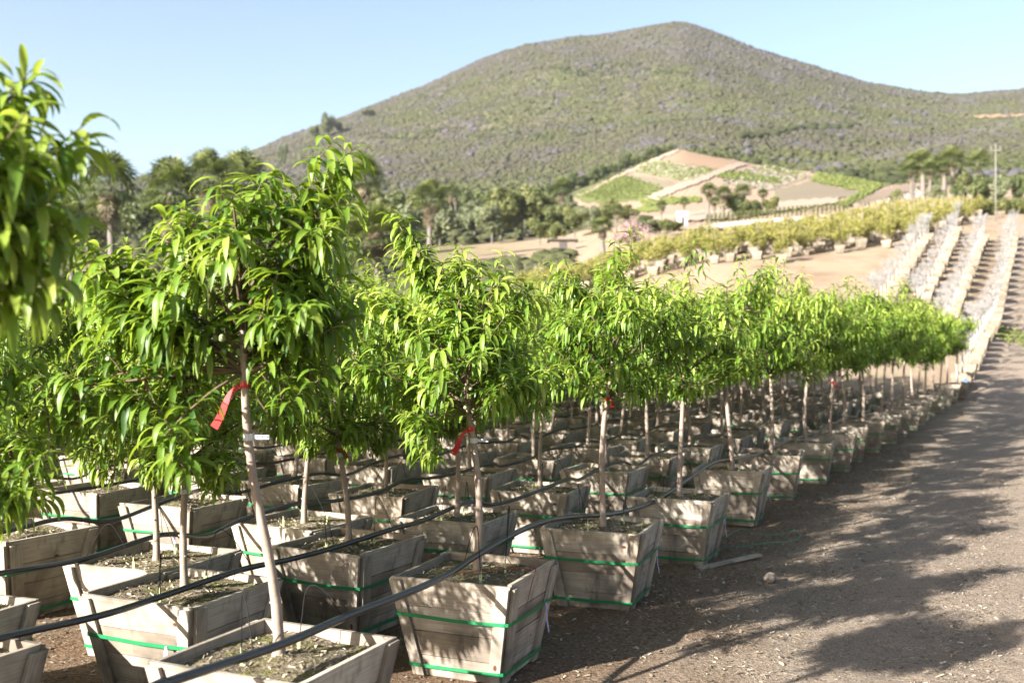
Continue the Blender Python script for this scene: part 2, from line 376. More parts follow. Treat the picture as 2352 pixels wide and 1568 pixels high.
def terrain(x, y):
    x = np.asarray(x, dtype=float); y = np.asarray(y, dtype=float)
    yy = np.maximum(y, 20.001); u = np.clip(x / yy, UL[0], UL[-1]); s = np.clip(np.log(yy), SL[0], SL[-1] - 1e-6)
    fi = (s - SL[0]) / (SL[1] - SL[0]); i = np.clip(fi.astype(int), 0, NS - 2); fi = fi - i
    fj = (u - UL[0]) / (UL[1] - UL[0]); j = np.clip(fj.astype(int), 0, NU - 2); fj = fj - j
    z = (TAB[i, j] * (1 - fi) * (1 - fj) + TAB[i + 1, j] * fi * (1 - fj) + TAB[i, j + 1] * (1 - fi) * fj + TAB[i + 1, j + 1] * fi * fj)
    z = np.where(y < 20, 0, z)
    w = np.clip((y - 350) / 250, 0, 1)
    z = z + w * fbm(x, y, 0.02, 2.2, 4, 3) + np.clip((y - 30) / 60, 0, 1) * fbm(x, y, 0.08, 0.12, 3, 4)
    return z
def TZ(x, y): return float(terrain(np.array([x]), np.array([y]))[0])
def ground_at(px, py, dmin=6.0, dmax=1000.0):
    """where the view line through a point of the photograph meets the terrain"""
    D = np.exp(np.linspace(math.log(dmin), math.log(dmax), 900)); u = (px - 1176) / 2287.0
    z = terrain(u * D, D); yscr = 800 - (z - CAMZ) / D * 2287
    k = np.argmax(yscr <= py)
    if yscr[k] > py: k = len(D) - 1
    return Vector((u * D[k], D[k], z[k]))
def at(px, D, dz=0.0):
    x = (px - 1176) / 2287.0 * D; return Vector((x, D, TZ(x, D) + dz))

def strip_grid(name, ys, us, mat, zfun=None, dz=0, micro=False):
    Y, U = np.meshgrid(ys, us, indexing='ij'); X = U * np.maximum(Y, 25)
    Z = terrain(X, Y) + dz
    if micro:
        near = np.clip((40 - np.abs(Y)) / 30, 0, 1)
        Z = Z + near * fbm(X, Y, 3.0, 0.012, 3, 9)
    V = np.stack([X, Y, Z], -1).reshape(-1, 3); n, m = len(ys), len(us)
    idx = np.arange(n * m).reshape(n, m)
    F4 = np.stack([idx[:-1, :-1], idx[:-1, 1:], idx[1:, 1:], idx[1:, :-1]], -1).reshape(-1, 4)
    return mesh_np(name, V, F4, mat=mat)
us = np.concatenate([np.linspace(-2.6, -0.62, 24)[:-1], np.linspace(-0.62, 0.62, 330), np.linspace(0.62, 2.6, 24)[1:]])
ys = np.concatenate([np.linspace(-40, 2, 22)[:-1], np.linspace(2, 30, 260)[:-1], np.exp(np.linspace(math.log(30), math.log(340), 200))])
tag(link('ground', strip_grid('ground', ys, us, GROUND, micro=True)), kind='structure')
ys2 = np.exp(np.linspace(math.log(340), math.log(1780), 240))
tag(link('mountain', strip_grid('mountain', ys2, us, HILL)), kind='structure')

# dirt road beside the first row: a sheet 6 mm above the ground's bumps
TDIR = Vector((0.454, 0.891, 0)); NDIR = Vector((-0.891, 0.454, 0))
def tn(t, n, z=0.0): return TDIR * t + NDIR * n + Vector((0, 0, z))
def road():
    ts = np.concatenate([np.linspace(-12, 2, 30), np.linspace(2.05, 22, 420), np.linspace(22.2, 34, 60), np.linspace(34.5, 78, 90)]); V = []; tint = []
    for t in ts:
        e0 = 1.25 + 0.12 * math.sin(t * 0.9) + 0.05 * math.sin(t * 3.1)
        for k in range(110):
            n = e0 - (k / 109.0) * (5.5 + 0.2 * math.sin(t * .4))
            p = tn(t, n); V.append([p.x, p.y, 0])
    V = np.array(V); x, y = V[:, 0], V[:, 1]
    near = np.clip((40 - np.abs(y)) / 30, 0, 1)
    V[:, 2] = terrain(x, y) + near * fbm(x, y, 3.0, 0.012, 3, 9) + 0.004 + 0.0006 * np.maximum(y, 0) + near * (.006 * np.cos((NDIR.x * x + NDIR.y * y + .8) * 3.4) + .006) * np.clip((1.2 - (NDIR.x * x + NDIR.y * y)) * 2, 0, 1) + near * .012 * (rs.rand(len(x)) - .5)
    idx = np.arange(len(V)).reshape(len(ts), 110)
    F4 = np.stack([idx[:-1, 1:], idx[:-1, :-1], idx[1:, :-1], idx[1:, 1:]], -1).reshape(-1, 4)[:, ::-1]
    tag(link('dirt_road', mesh_np('dirt_road', V, F4, mat=ROAD)), kind='structure')
road()

# ------------------------------------------------------------------ leaves
def leaf_arrays(P, Dn, Ln, Wd, droop, roll, nseg=6):
    """P base points, Dn start directions, droop = total bend towards the ground; returns verts (n, nseg+1, 3, 3)"""
    n = len(P); Dn = Dn / np.linalg.norm(Dn, axis=1, keepdims=True)
    h = Dn.copy(); h[:, 2] = 0; hl = np.linalg.norm(h, axis=1, keepdims=True); h = np.where(hl > 1e-4, h / np.maximum(hl, 1e-4), np.array([[1., 0, 0]]))
    el = np.arcsin(np.clip(Dn[:, 2], -1, 1))
    side = np.stack([-h[:, 1], h[:, 0], np.zeros(n)], -1)
    out = np.zeros((n, nseg + 1, 3, 3)); pos = P.copy()
    for i in range(nseg + 1):
        t = i / nseg; e = el - droop * t ** 0.8
        e = np.maximum(e, -1.5)
        d = h * np.cos(e)[:, None] + np.array([[0, 0, 1.]]) * np.sin(e)[:, None]
        if i: pos = pos + d * (Ln / nseg)[:, None]
        up = np.cross(d, side); ca, sa = np.cos(roll)[:, None], np.sin(roll)[:, None]
        s2 = side * ca + up * sa; u2 = up * ca - side * sa
        w = (np.sin(math.pi * min(0.985, t * 0.93 + 0.05)) ** 0.85 * (1 - 0.25 * t)) * Wd * 0.5
        if i == nseg: w = w * 0.15
        out[:, i, 0] = pos - s2 * w[:, None] + u2 * (w * 0.35)[:, None]
        out[:, i, 1] = pos
        out[:, i, 2] = pos + s2 * w[:, None] + u2 * (w * 0.35)[:, None]
    return out
def leaf_mesh_parts(LA, tint, nseg):
    n = len(LA); V = LA.reshape(-1, 3); per = (nseg + 1) * 3
    q = []
    for i in range(nseg):
        for j in range(2):
            a = i * 3 + j; q.append([a, a + 1, a + 4, a + 3])
    q = np.array(q); F4 = (q[None] + (np.arange(n) * per)[:, None, None]).reshape(-1, 4)
    return V, F4, np.repeat(tint, per)

def bez(p0, p1, p2, n):
    return [p0 * ((1 - t) ** 2) + p1 * (2 * t * (1 - t)) + p2 * (t * t) for t in [i / (n - 1) for i in range(n)]]

def peach_tree_meshes(seed, lean=(0, 0), fork=0.74, top=1.62, rad=0.46, nshoot=120, nseg=6, leafL=0.118, leaders=3, shape=(1, 1), low=None, extra=(), clear=None):
    """origin = trunk foot at the soil. returns trunk mesh, crown mesh, fruit spots"""
    rd = random.Random(seed); rn = np.random.RandomState(seed)
    tr = MB(); lx, ly = lean
    def axis(z): 
        k = (max(z, 0) / top) ** 1.25
        return Vector((lx * k + 0.018 * (math.sin(z * 5 + seed) - math.sin(seed)), ly * k + 0.014 * (math.sin(z * 4.1 + seed * 2) - math.sin(seed * 2)), z))
    zs = [-.03, 0.0, .03, .08] + [0.08 + (fork + .32 - .08) * i / 11 for i in range(1, 12)]
    rr = []
    for z in zs:
        r = 0.0215 - 0.0085 * (z / (fork + .3)); r *= 1 + 0.35 * math.exp(-max(z, 0) / 0.03) + 0.06 * math.sin(z * 31 + seed)
        rr.append(max(r, 0.008))
    tr.tube([axis(z) for z in zs], rr, 9)
    for k in range(4):        # bud scars
        z = 0.15 + rd.random() * (fork - .2); a = rd.random() * 6.28; p = axis(z)
        tr.tube([p, p + Vector((math.cos(a), math.sin(a), 0.4)) * 0.026], [0.008, 0.004], 5)
    tw = MB(); limbs = []
    lowz = fork if low is None else low
    for k in range(8):
        z0 = fork - 0.04 + 0.36 * k / 8; a = k * 2.4 + rd.random() * 0.8; p0 = axis(z0)
        L = rad * (0.95 - 0.25 * k / 8); el = 0.25 + 0.75 * k / 8 + rd.random() * 0.2
        p2 = p0 + Vector((math.cos(a) * L * math.cos(el) * shape[0], math.sin(a) * L * math.cos(el) * shape[1], L * (0.15 + math.sin(el) * 1.0)))
        p1 = (p0 + p2) / 2 + Vector((rd.uniform(-.05, .05), rd.uniform(-.05, .05), rd.uniform(-.05, .06)))
        pts = bez(p0, p1, p2, 7); limbs += pts; tw.tube(pts, [0.010 - 0.0065 * i / 6 for i in range(7)], 5)
    ptop = axis(fork + .34); pts = bez(ptop, ptop + Vector((.02, 0, .12)), axis(top - .12), 5); limbs += pts; tw.tube(pts, [0.009, .007, .006, .005, .004], 5)
    cz = (top + lowz) / 2 + 0.02; hz = (top - lowz) / 2
    shoots = []
    for k in range(int(nshoot * .62)):
        while True:
            v = Vector((rd.uniform(-1, 1), rd.uniform(-1, 1), rd.uniform(-1, 1)))
            if 0.35 < v.length < 1 and rd.random() < v.length ** 1.6: break
        cx = axis(cz + v.z * hz); wid = 1.0 - 0.32 * max(0, v.z) ** 1.5 - 0.10 * max(0, -v.z)
        tip = Vector((cx.x + v.x * rad * shape[0] * wid, cx.y + v.y * rad * shape[1] * wid, cz + v.z * hz))
        d = Vector((v.x, v.y, v.z * 0.5 + 0.55)).normalized() + Vector((rd.uniform(-.4, .4), rd.uniform(-.4, .4), rd.uniform(-.3, .3)))
        shoots.append((tip, d.normalized(), rd.uniform(0.10, 0.20), v.length))
    # lobes: bunches of shoots at the limb ends, so that the outline is lumpy and open
    lob = [(c, rr_, n_) for c, rr_, n_ in extra]
    for k in range(9 if not extra else 4):
        a = k * 2.4 + rd.random(); zf = rd.uniform(-.75, .95); q = axis(cz + zf * hz)
        w_ = rad * rd.uniform(.75, 1.12) * math.sqrt(max(.15, 1 - .6 * zf * zf)); lob.append(((q.x + math.cos(a) * w_ * shape[0], q.y + math.sin(a) * w_ * shape[1], q.z), .13, 9))
    for c, rr_, n_ in lob:
        c = Vector(c); p0 = axis(min(fork + .3, max(fork - .02, c.z - .35))); pts = bez(p0, (p0 + c) / 2 + Vector((0, 0, .05)), c, 7); tw.tube(pts, [0.009 - 0.006 * i / 6 for i in range(7)], 5); limbs += pts[3:]
        for j in range(n_):
            v = Vector((rd.gauss(0, 1), rd.gauss(0, 1), rd.gauss(0, 1))) * (.55 * rr_); o_ = Vector((c.x - axis(c.z).x, c.y - axis(c.z).y, 0))
            d = (o_ * 1.2 + v * 2 + Vector((0, 0, .45))).normalized(); shoots.append((c + v, d, rd.uniform(.10, .18), 1.0))
    for k in range(leaders):
        a = rd.random() * 6.28; r0 = rad * 0.55 * rd.random()
        b = axis(top); tip = Vector((b.x + math.cos(a) * r0, b.y + math.sin(a) * r0, top + rd.uniform(0.08, 0.30)))
        shoots.append((tip, Vector((rd.uniform(-.25, .25), rd.uniform(-.25, .25), 1)).normalized(), 0.26, 1.0))
    P, Dn, Ln, Wd, Dr, Ro, Ti = [], [], [], [], [], [], []
    fruit = []
    for tip, d, L, depth in shoots:
        base = tip - d * L
        q = min(limbs, key=lambda p: (p - base).length)
        pts = bez(q, (q + base) / 2 + Vector((0, 0, -.02)), base, 4) if (q - base).length > 0.03 else [q]
        pts = pts + [base + d * (L * f) for f in (0.33, 0.66, 1.0)]
        tw.tube(pts, [0.0045 - 0.003 * i / (len(pts) - 1) for i in range(len(pts))], 4)
        nl = int(6 + L * 45); ax = d.orthogonal().normalized(); ay = d.cross(ax); ph = rd.random() * 6.28
        for i in range(nl):
            f = (i + 0.5) / nl; ang = ph + i * 2.4; sp = math.radians(78 - 45 * f ** 2 + rd.uniform(-12, 12))
            dr = d * math.cos(sp) + (ax * math.cos(ang) + ay * math.sin(ang)) * math.sin(sp)
            dr.z = dr.z * 0.8 + 0.12
            P.append(base + d * (L * f)); Dn.append(dr)
            l = leafL * rd.uniform(0.75, 1.18) * (1.0 - 0.35 * max(0, f - 0.8) * 5 * rd.random()) * (0.75 if f < 0.25 else 1)
            Ln.append(l); Wd.append(l * rd.uniform(0.19, 0.25)); Dr.append(rd.uniform(0.9, 2.3)); Ro.append(rd.uniform(-0.5, 0.5))
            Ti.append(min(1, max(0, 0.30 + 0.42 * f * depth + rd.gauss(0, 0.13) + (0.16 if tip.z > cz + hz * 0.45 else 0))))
        if rd.random() < 0.6: fruit.append(base + d * (L * rd.random() * .5) + Vector((rd.uniform(-.02, .02), rd.uniform(-.02, .02), -.012)))
    # short spur leaves along the limbs fill the inside
    for p in limbs:
        for k in range(7):
            d = Vector((rd.uniform(-1, 1), rd.uniform(-1, 1), rd.uniform(-.3, .8)))
            P.append(p + d * rd.uniform(0.0, .05)); Dn.append(d); l = leafL * rd.uniform(0.5, 0.85)
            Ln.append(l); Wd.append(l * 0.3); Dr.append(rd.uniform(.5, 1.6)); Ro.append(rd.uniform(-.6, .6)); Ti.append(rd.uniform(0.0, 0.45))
        if rd.random() < .35: fruit.append(p + Vector((rd.uniform(-.03, .03), rd.uniform(-.03, .03), -.01)))
    if clear:      # an opening in front of the trunk, where the bark shows
        ok = [not (abs(p[0] - axis(min(p[2], top)).x) < .095 and p[1] < .05 and p[2] < clear + .08 and p[2] > .5) for p in P]
        P, Dn, Ln, Wd, Dr, Ro, Ti = [[q for q, o_ in zip(A_, ok) if o_] for A_ in (P, Dn, Ln, Wd, Dr, Ro, Ti)]
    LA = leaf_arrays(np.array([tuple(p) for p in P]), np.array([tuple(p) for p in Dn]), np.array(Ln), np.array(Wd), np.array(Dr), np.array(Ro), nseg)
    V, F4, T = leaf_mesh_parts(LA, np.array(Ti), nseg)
    # crown = leaves + twigs, one mesh with two materials
    tv = np.array(tw.v); q4 = [f for f in tw.f if len(f) == 4]; q3 = [f for f in tw.f if len(f) == 3]
    n0 = len(V); V = np.concatenate([V, tv]); F = np.concatenate([F4, np.array(q4) + n0]); F3 = np.array(q3) + n0
    T = np.concatenate([T, np.full(len(tv), 0.5)])
    mi = np.concatenate([np.zeros(len(F4)), np.ones(len(q4)), np.ones(len(q3))])
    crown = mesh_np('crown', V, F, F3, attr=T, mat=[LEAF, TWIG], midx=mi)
    return tr.mesh('trunk', BARK, True), crown, fruit

# ------------------------------------------------------------------ wooden box parts (shared meshes)
WT, WB, HB = 0.66, 0.47, 0.52
def bw(z): return WB + (WT - WB) * z / HB
ROT = [Matrix.Rotation(k * math.pi / 2, 3, 'Z') for k in range(4)]
def fp(k, a, z, out): return ROT[k] @ Vector((a, -bw(z) / 2 - out, z))
def panel_mesh(k, seed, dip=0.0):
    rd = random.Random(seed); m = MB(); hs = [0.11, 0.13, 0.13, 0.15]; z = 0.0
    inset = 0.0 if k % 2 == 0 else 0.020
    for i, h in enumerate(hs):
        z0, z1 = z + 0.0015, z + h - 0.0025; z += h
        o = rd.uniform(-.0015, .0025); e = rd.uniform(-.003, .003)
        if i == 3: z1 += rd.uniform(-.006, .008)
        pts = [fp(k, -bw(z0) / 2 + inset, z0, -.020 + o), fp(k, -bw(z0) / 2 + inset, z0, o), fp(k, bw(z0) / 2 - inset, z0, o), fp(k, bw(z0) / 2 - inset, z0, -.020 + o),
               fp(k, -bw(z1) / 2 + inset, z1, -.020 + o), fp(k, -bw(z1) / 2 + inset, z1, o), fp(k, bw(z1) / 2 - inset, z1 + e, o), fp(k, bw(z1) / 2 - inset, z1 + e, -.020 + o)]
        m.hexa(pts, rnd=rd)
    return m.mesh('side_panel', WOOD)
def batten_mesh(k, s, seed):
    rd = random.Random(seed); m = MB(); w = rd.uniform(.062, .075); t = rd.uniform(.018, .023); off = rd.uniform(.0, .012) if k % 2 == 0 else rd.uniform(-.018, -.004)
    tp = HB + rd.uniform(-.022, .0) 
    def e(z, d): return s * (bw(z) / 2 + off - d)
    pts = []
    for z in (0.004, tp):
        pts += [fp(k, e(z, w), z, .0025), fp(k, e(z, 0), z, .0025), fp(k, e(z, 0), z, t), fp(k, e(z, w), z, t)]
    if s < 0: pts = [pts[i] for i in (1, 0, 3, 2, 5, 4, 7, 6)]
    b = [pts[i] for i in (3, 2, 1, 0, 7, 6, 5, 4)]
    m.hexa(b, rnd=rd); return m.mesh('batten', WOOD)
def strap_mesh(z, seed):
    rd = random.Random(seed); V = []; F4 = []; w = 0.0088; o = .0265
    pts = []
    half = bw(z) / 2 + o; c = .03
    for k in range(4):
        Rk = ROT[k]
        for a in (-half + c, -half * .5, 0, half * .5, half - c): 
            sag = -.004 * math.cos(a / half * 1.5) + rd.uniform(-.002, .002)
            ins = 0.0 if abs(a) > half * .7 else -.006
            pts.append((Rk @ Vector((a, -half - ins * 0 , z + sag)), Rk @ Vector((0, -1, 0))))
        pts.append((Rk @ Vector((half - c * .28, -half + c * .28, z)), Rk @ Vector((.7, -.7, 0))))
    n = len(pts)
    for p, d in pts:
        V += [p + Vector((0, 0, -w)), p + Vector((0, 0, w)), p + Vector((0, 0, w)) - d * .0012, p + Vector((0, 0, -w)) - d * .0012]
    for i in range(n):
        a, b = i * 4, ((i + 1) % n) * 4
        for j in range(4): F4.append([a + j, b + j, b + (j + 1) % 4, a + (j + 1) % 4])
    return mesh_np('strap', np.array([tuple(v) for v in V]), F4, mat=GREEN, smooth=False)
def soil_mesh(seed, chips=420):
    rd = random.Random(seed); n = 22; w = bw(HB - .05) / 2 - .021; V = []; 
    for i in range(n):
        for j in range(n):
            x = -w + 2 * w * i / (n - 1); y = -w + 2 * w * j / (n - 1)
            z = HB - .038 + .010 * math.sin(x * 14 + seed) * math.cos(y * 11 + seed * 2) + .020 * math.exp(-(x * x + y * y) / .008) + rd.uniform(-.003, .003)
            V.append((x, y, z))
    idx = np.arange(n * n).reshape(n, n); F4 = np.stack([idx[:-1, :-1], idx[1:, :-1], idx[1:, 1:], idx[:-1, 1:]], -1).reshape(-1, 4).tolist()
    T = [.5] * len(V); mi = [0] * len(F4)
    for k in range(chips):
        x, y = rd.uniform(-w, w) * .97, rd.uniform(-w, w) * .97; l = rd.uniform(.004, .016); b = rd.uniform(.0015, .0035); a = rd.random() * 6.28
        z = HB - .033 + .010 * math.sin(x * 14 + seed) * math.cos(y * 11 + seed * 2) + .020 * math.exp(-(x * x + y * y) / .008)
        dx, dy = math.cos(a) * l, math.sin(a) * l; ex, ey = -math.sin(a) * b, math.cos(a) * b; ti = rd.uniform(-.006, .006); r2 = rd.uniform(-.003, .003)
        q = len(V); V += [(x - dx - ex, y - dy - ey, z - ti - r2), (x + dx - ex, y + dy - ey, z + ti - r2), (x + dx + ex, y + dy + ey, z + ti + r2), (x - dx + ex, y - dy + ey, z - ti + r2)]
        F4.append([q, q + 1, q + 2, q + 3]); T += [rd.random()] * 4; mi.append(1)
    return mesh_np('soil', V, F4, attr=T, mat=[SOIL, CHIP], smooth=False, midx=mi)
def hang_tag_mesh(k):
    m = MB(); a = bw(.33) * .30; z1 = .325; rd = random.Random(4)
    pts = []
    prev = None
    n = 6
    for i in range(n):       # a strip that hangs plumb from the strap, curling a little
        z = z1 - i * .031; x = a + .004 * math.sin(i * 1.1); y = .0295 + .0035 * i + .003 * math.sin(i * 1.7)
        hw = .006 if i == 0 else .0105
        Lp = ROT[k] @ Vector((x - hw, -bw(z1) / 2 - y, z)); Rp = ROT[k] @ Vector((x + hw, -bw(z1) / 2 - y, z + .001)); nv = ROT[k] @ Vector((0, -1, 0))
        if prev:
            b0, b1 = prev
            m.hexa([Lp, Lp - nv * .0008, Rp - nv * .0008, Rp, b0, b0 - nv * .0008, b1 - nv * .0008, b1], tint=.5)
            if i in (2, 4, 5):
                for q in range(4):
                    f0 = .2 + q * .17; A = Lp.lerp(Rp, .25).lerp(b0.lerp(b1, .25), f0); B = Lp.lerp(Rp, .78).lerp(b0.lerp(b1, .78), f0)
                    up = Vector((0, 0, .0018)); m.poly([A + nv * .0012, B + nv * .0012, B + up + nv * .0012, A + up + nv * .0012], mi=1)
        prev = (Lp, Rp)
    return m.mesh('hanging_tag', [LILAC, INK])

PANELS = [[panel_mesh(k, 10 * v + k) for k in range(4)] for v in range(4)]
BATT = [[(batten_mesh(k, s, 100 * v + k * 2 + (s > 0))) for k in range(4) for s in (-1, 1)] for v in range(4)]
STRAPS = [[strap_mesh(.325, v), strap_mesh(.062, v + 9)] for v in range(3)]
SOILS = [soil_mesh(v) for v in range(4)]
TAGM = {1: hang_tag_mesh(1), 0: hang_tag_mesh(0)}
# box as one mesh for the far copies (its pieces are too small to show)
def merged(name, meshes, mats):
    V = []; F4 = []; F3 = []; T = []; UV4 = []; UV3 = []; M4 = []; M3 = []
    for me, mi in meshes:
        b = len(V); V += [tuple(v.co) for v in me.vertices]
        if 'tint' in me.attributes: T += [d.value for d in me.attributes['tint'].data]
        else: T += [.5] * len(me.vertices)
        uvl = me.uv_layers[0].data if me.uv_layers else None
        for p in me.polygons:
            f = [b + i for i in p.vertices]; uv = [tuple(uvl[l].uv) for l in p.loop_indices] if uvl else [(0, 0)] * len(f)
            (F4 if len(f) == 4 else F3).append(f); (UV4 if len(f) == 4 else UV3).extend(uv); (M4 if len(f) == 4 else M3).append(mi)
    return mesh_np(name, V, F4, F3 if F3 else None, attr=T, uv=UV4 + UV3, mat=mats, smooth=False, midx=M4 + M3)
FARBOX = [merged('wooden_box', [(m, 0) for m in PANELS[v] + BATT[v]], [WOOD]) for v in range(3)]
PALEBOX = [merged('wooden_box', [(m, 0) for m in PANELS[v] + BATT[v]] + [(SOILS[v], 1)], [WOODPALE, SOIL]) for v in range(2)]
FARSOIL = [soil_mesh(20 + v, 60) for v in range(2)]

# ------------------------------------------------------------------ ribbons, trunk tags
def ribbon_mesh(side=-1, L=.17):
    m = MB(); m.tube([(0, 0, -.012), (0, 0, .0), (0, 0, .012)], [.0205, .022, .0205], 9)
    prev = None
    for i in range(7):
        f = i / 6; x = side * (.018 + L * .62 * f + .006 * math.sin(f * 6)); z = -.004 - L * (f ** 1.2); y = -.012 - .012 * math.sin(f * 3.5)
        w = .009 + .007 * f; a = Vector((x + w * .85, y, z + side * w * .53)); b = Vector((x - w * .85, y + .004, z - side * w * .53))
        if prev: 
            n = Vector((0, .001, 0)); m.hexa([b, a, a + n, b + n, prev[1], prev[0], prev[0] + n, prev[1] + n], tint=.5)
        prev = (a, b)
    return m.mesh('red_ribbon', RED)
RIBBON = [ribbon_mesh(-1, .16), ribbon_mesh(1, .05), ribbon_mesh(-1, .13)]
def band_mesh():
    m = MB(); m.tube([(0, 0, -.013), (0, 0, .013)], .0215, 9, cap=False)
    m.box((.05, -.005, 0), (.06, .0012, .016), tint=.5)
    for k in range(5): m.box((.035 + k * .010, -.0062, .002), (.005, .0006, .008), tint=.5, mi=1)
    return m.mesh('paper_band', [WHITE, INK])
BAND = band_mesh()
fv = MB()
for i in range(4):
    pass
def ball(name, r, mat, n=10):
    V = [(0, 0, -r)]; F4 = []; F3 = []; k = 6
    for i in range(1, k):
        a = -math.pi / 2 + math.pi * i / k
        for j in range(n): V.append((r * .95 * math.cos(a) * math.cos(j * 2 * math.pi / n), r * .95 * math.cos(a) * math.sin(j * 2 * math.pi / n), r * 1.1 * math.sin(a)))
    V.append((0, 0, r * 1.15))
    for i in range(k - 2):
        for j in range(n): F4.append([1 + i * n + j, 1 + i * n + (j + 1) % n, 1 + (i + 1) * n + (j + 1) % n, 1 + (i + 1) * n + j])
    for j in range(n): F3.append([0, 1 + (j + 1) % n, 1 + j]); F3.append([len(V) - 1, 1 + (k - 2) * n + j, 1 + (k - 2) * n + (j + 1) % n])
    return mesh_np(name, V, F4, F3, mat=mat)
FRUITM = ball('fruit', .0115, FRUIT)

# ------------------------------------------------------------------ the boxed peach trees
GEN = [peach_tree_meshes(30 + v, lean=((-.04, .02), (.03, 0), (-.02, -.03), (.0, .03), (.04, .02), (-.05, 0))[v], fork=.62 + .04 * (v % 3), top=1.60 + .05 * (v % 4), low=.50 + .03 * (v % 3),
                         rad=.53 + .03 * (v % 2), nshoot=[112, 100, 120, 105, 115, 108][v], leaders=4 + v % 3) for v in range(3)]
GEN_L = GEN
GEN = [peach_tree_meshes(80 + v, lean=((-.04, .02), (.03, 0), (-.02, -.03), (.0, .03), (.04, .02), (-.05, 0))[v], fork=.76 + .03 * (v % 3), top=1.62 + .05 * (v % 4), low=.70 + .03 * (v % 3),
                         rad=.50 + .03 * (v % 2), nshoot=[104, 92, 112, 98, 106, 100][v], leaders=3 + v % 3) for v in range(6)]
GEN_R = [peach_tree_meshes(60 + v, lean=((-.06, .02), (.02, 0), (-.05, -.02))[v], fork=.86, top=1.66 + .03 * v, low=.80, rad=.52, nshoot=128, leaders=3) for v in range(3)]
HERO1 = peach_tree_meshes(7, lean=(-.19, .03), fork=1.12, top=1.60, rad=.50, nshoot=150, leaders=0, leafL=.14, low=1.14, shape=(.95, .8), clear=1.44,
    extra=[((.14, 0, 1.72), .15, 12), ((.22, .02, 1.88), .09, 7), ((-.04, -.02, 1.84), .09, 6), ((-.36, -.05, 1.72), .08, 5), ((-.66, .05, 1.52), .12, 10), ((-.55, -.1, 1.38), .15, 11), ((-.69, 0, 1.26), .07, 3),
           ((-.88, -.05, 1.00), .11, 7), ((-.66, -.05, 1.08), .12, 8), ((-.38, -.2, .86), .08, 4), ((.12, .05, 1.12), .15, 9), ((-.48, .12, 1.08), .17, 12)])
HERO2 = peach_tree_meshes(12, lean=(-.09, .02), fork=.86, top=1.54, rad=.42, nshoot=135, leaders=0, leafL=.125, low=.82, clear=1.0,
    extra=[((-.42, -.02, 1.86), .05, 3), ((-.37, 0, 1.75), .06, 4), ((-.30, 0, 1.62), .09, 6), ((-.10, 0, 1.64), .08, 5), ((.13, -.05, 1.58), .10, 6), ((.27, 0, 1.47), .11, 7), ((-.50, 0, 1.42), .11, 7), ((-.56, -.1, 1.08), .12, 8), ((-.30, -.2, .78), .13, 9), ((.28, -.1, 1.05), .16, 9)])
HERO0 = peach_tree_meshes(21, lean=(.0, 0), fork=1.28, top=1.82, rad=.42, nshoot=110, leaders=0, leafL=.14, low=1.42,
    extra=[((.40, .02, 1.84), .06, 4), ((.50, 0, 1.68), .09, 6), ((.40, -.1, 1.60), .12, 9), ((.46, 0, 1.48), .10, 7), ((.36, .05, 1.42), .12, 8), ((.25, -.1, 1.72), .12, 7)])

def boxed_tree(x, y, z, rz, gen, lab, near, vb, scale=1.0, group='young peach trees growing in wooden boxes', ribbon=None, bandz=None, tagface=1, fruits=0, crz=None, tilt=(0, 0)):
    r = bpy.data.objects.new('boxed_peach_tree', None); C.objects.link(r); r.empty_display_size = .3
    r.location = (x, y, z); r.rotation_euler = (tilt[0], tilt[1], rz); tag(r, lab, 'boxed tree', group)
    v = vb % 4
    if near:
        for me in PANELS[v]: link('side_panel', me, r)
        for me in BATT[(v + vb // 4) % 4]: link('batten', me, r)
        for me in STRAPS[vb % 3]: link('strap', me, r)
        link('soil', SOILS[v], r)
        if tagface is not None: link('hanging_tag', TAGM[tagface], r)
    else:
        link('wooden_box', FARBOX[vb % 3], r)
        for me in STRAPS[vb % 3]: link('strap', me, r)
        link('soil', FARSOIL[vb % 2], r)
    tm, cm, fr = gen
    a = (crz if crz is not None else random.random() * 6.28) - rz
    tr = link('trunk', tm, r, (0, 0, HB - .030), a); cr = link('crown', cm, r, (0, 0, HB - .030), a)
    tr.scale = cr.scale = (scale, scale, scale * (random.uniform(.93, 1.08) if crz is None else 1))
    if crz is None: tr.rotation_euler = cr.rotation_euler = (random.uniform(-.045, .045), random.uniform(-.045, .045), a)
    for p in fr[:fruits]:
        f = link('fruit', FRUITM, cr, p); f.scale = (1.15,) * 3
    def axis_pos(z):
        vs = [w.co for w in tm.vertices if abs(w.co.z - z) < .05]
        return sum((q for q in vs), Vector()) / max(1, len(vs)) if vs else Vector((0, 0, z))
    if ribbon is not None:
        zr, kind = ribbon; q = axis_pos(zr); q.z = zr; o = link('red_ribbon', RIBBON[kind], tr, q + Matrix.Rotation(-a - rz, 3, 'Z') @ Vector((0, -.004, 0)), -a - rz)
    if bandz is not None:
        q = axis_pos(bandz); q.z = bandz; link('paper_band', BAND, tr, q, -a - rz)
    return r
random.seed(3)
ORD = ['first', 'second', 'third', 'fourth', 'fifth', 'sixth', 'seventh', 'eighth', 'ninth', 'tenth', 'eleventh', 'twelfth', 'thirteenth', 'fourteenth', 'fifteenth', 'sixteenth', 'seventeenth', 'eighteenth', 'nineteenth', 'twentieth']
ROW1 = [(-3.0, -.25), (-2.32, 1.1), (-1.62, 2.47), (-.90, 3.84), (-.187, 5.28), (.609, 6.66), (1.336, 7.955), (2.146, 9.70), (2.91, 11.2), (3.72, 12.6), (4.41, 13.8), (4.98, 14.95),
        (5.75, 16.3), (6.6, 17.8), (7.3, 19.15), (8.1, 20.6), (8.9, 22.1), (9.6, 23.6), (10.4, 25.1), (11.2, 26.5), (12.0, 27.9), (12.8, 29.3)]
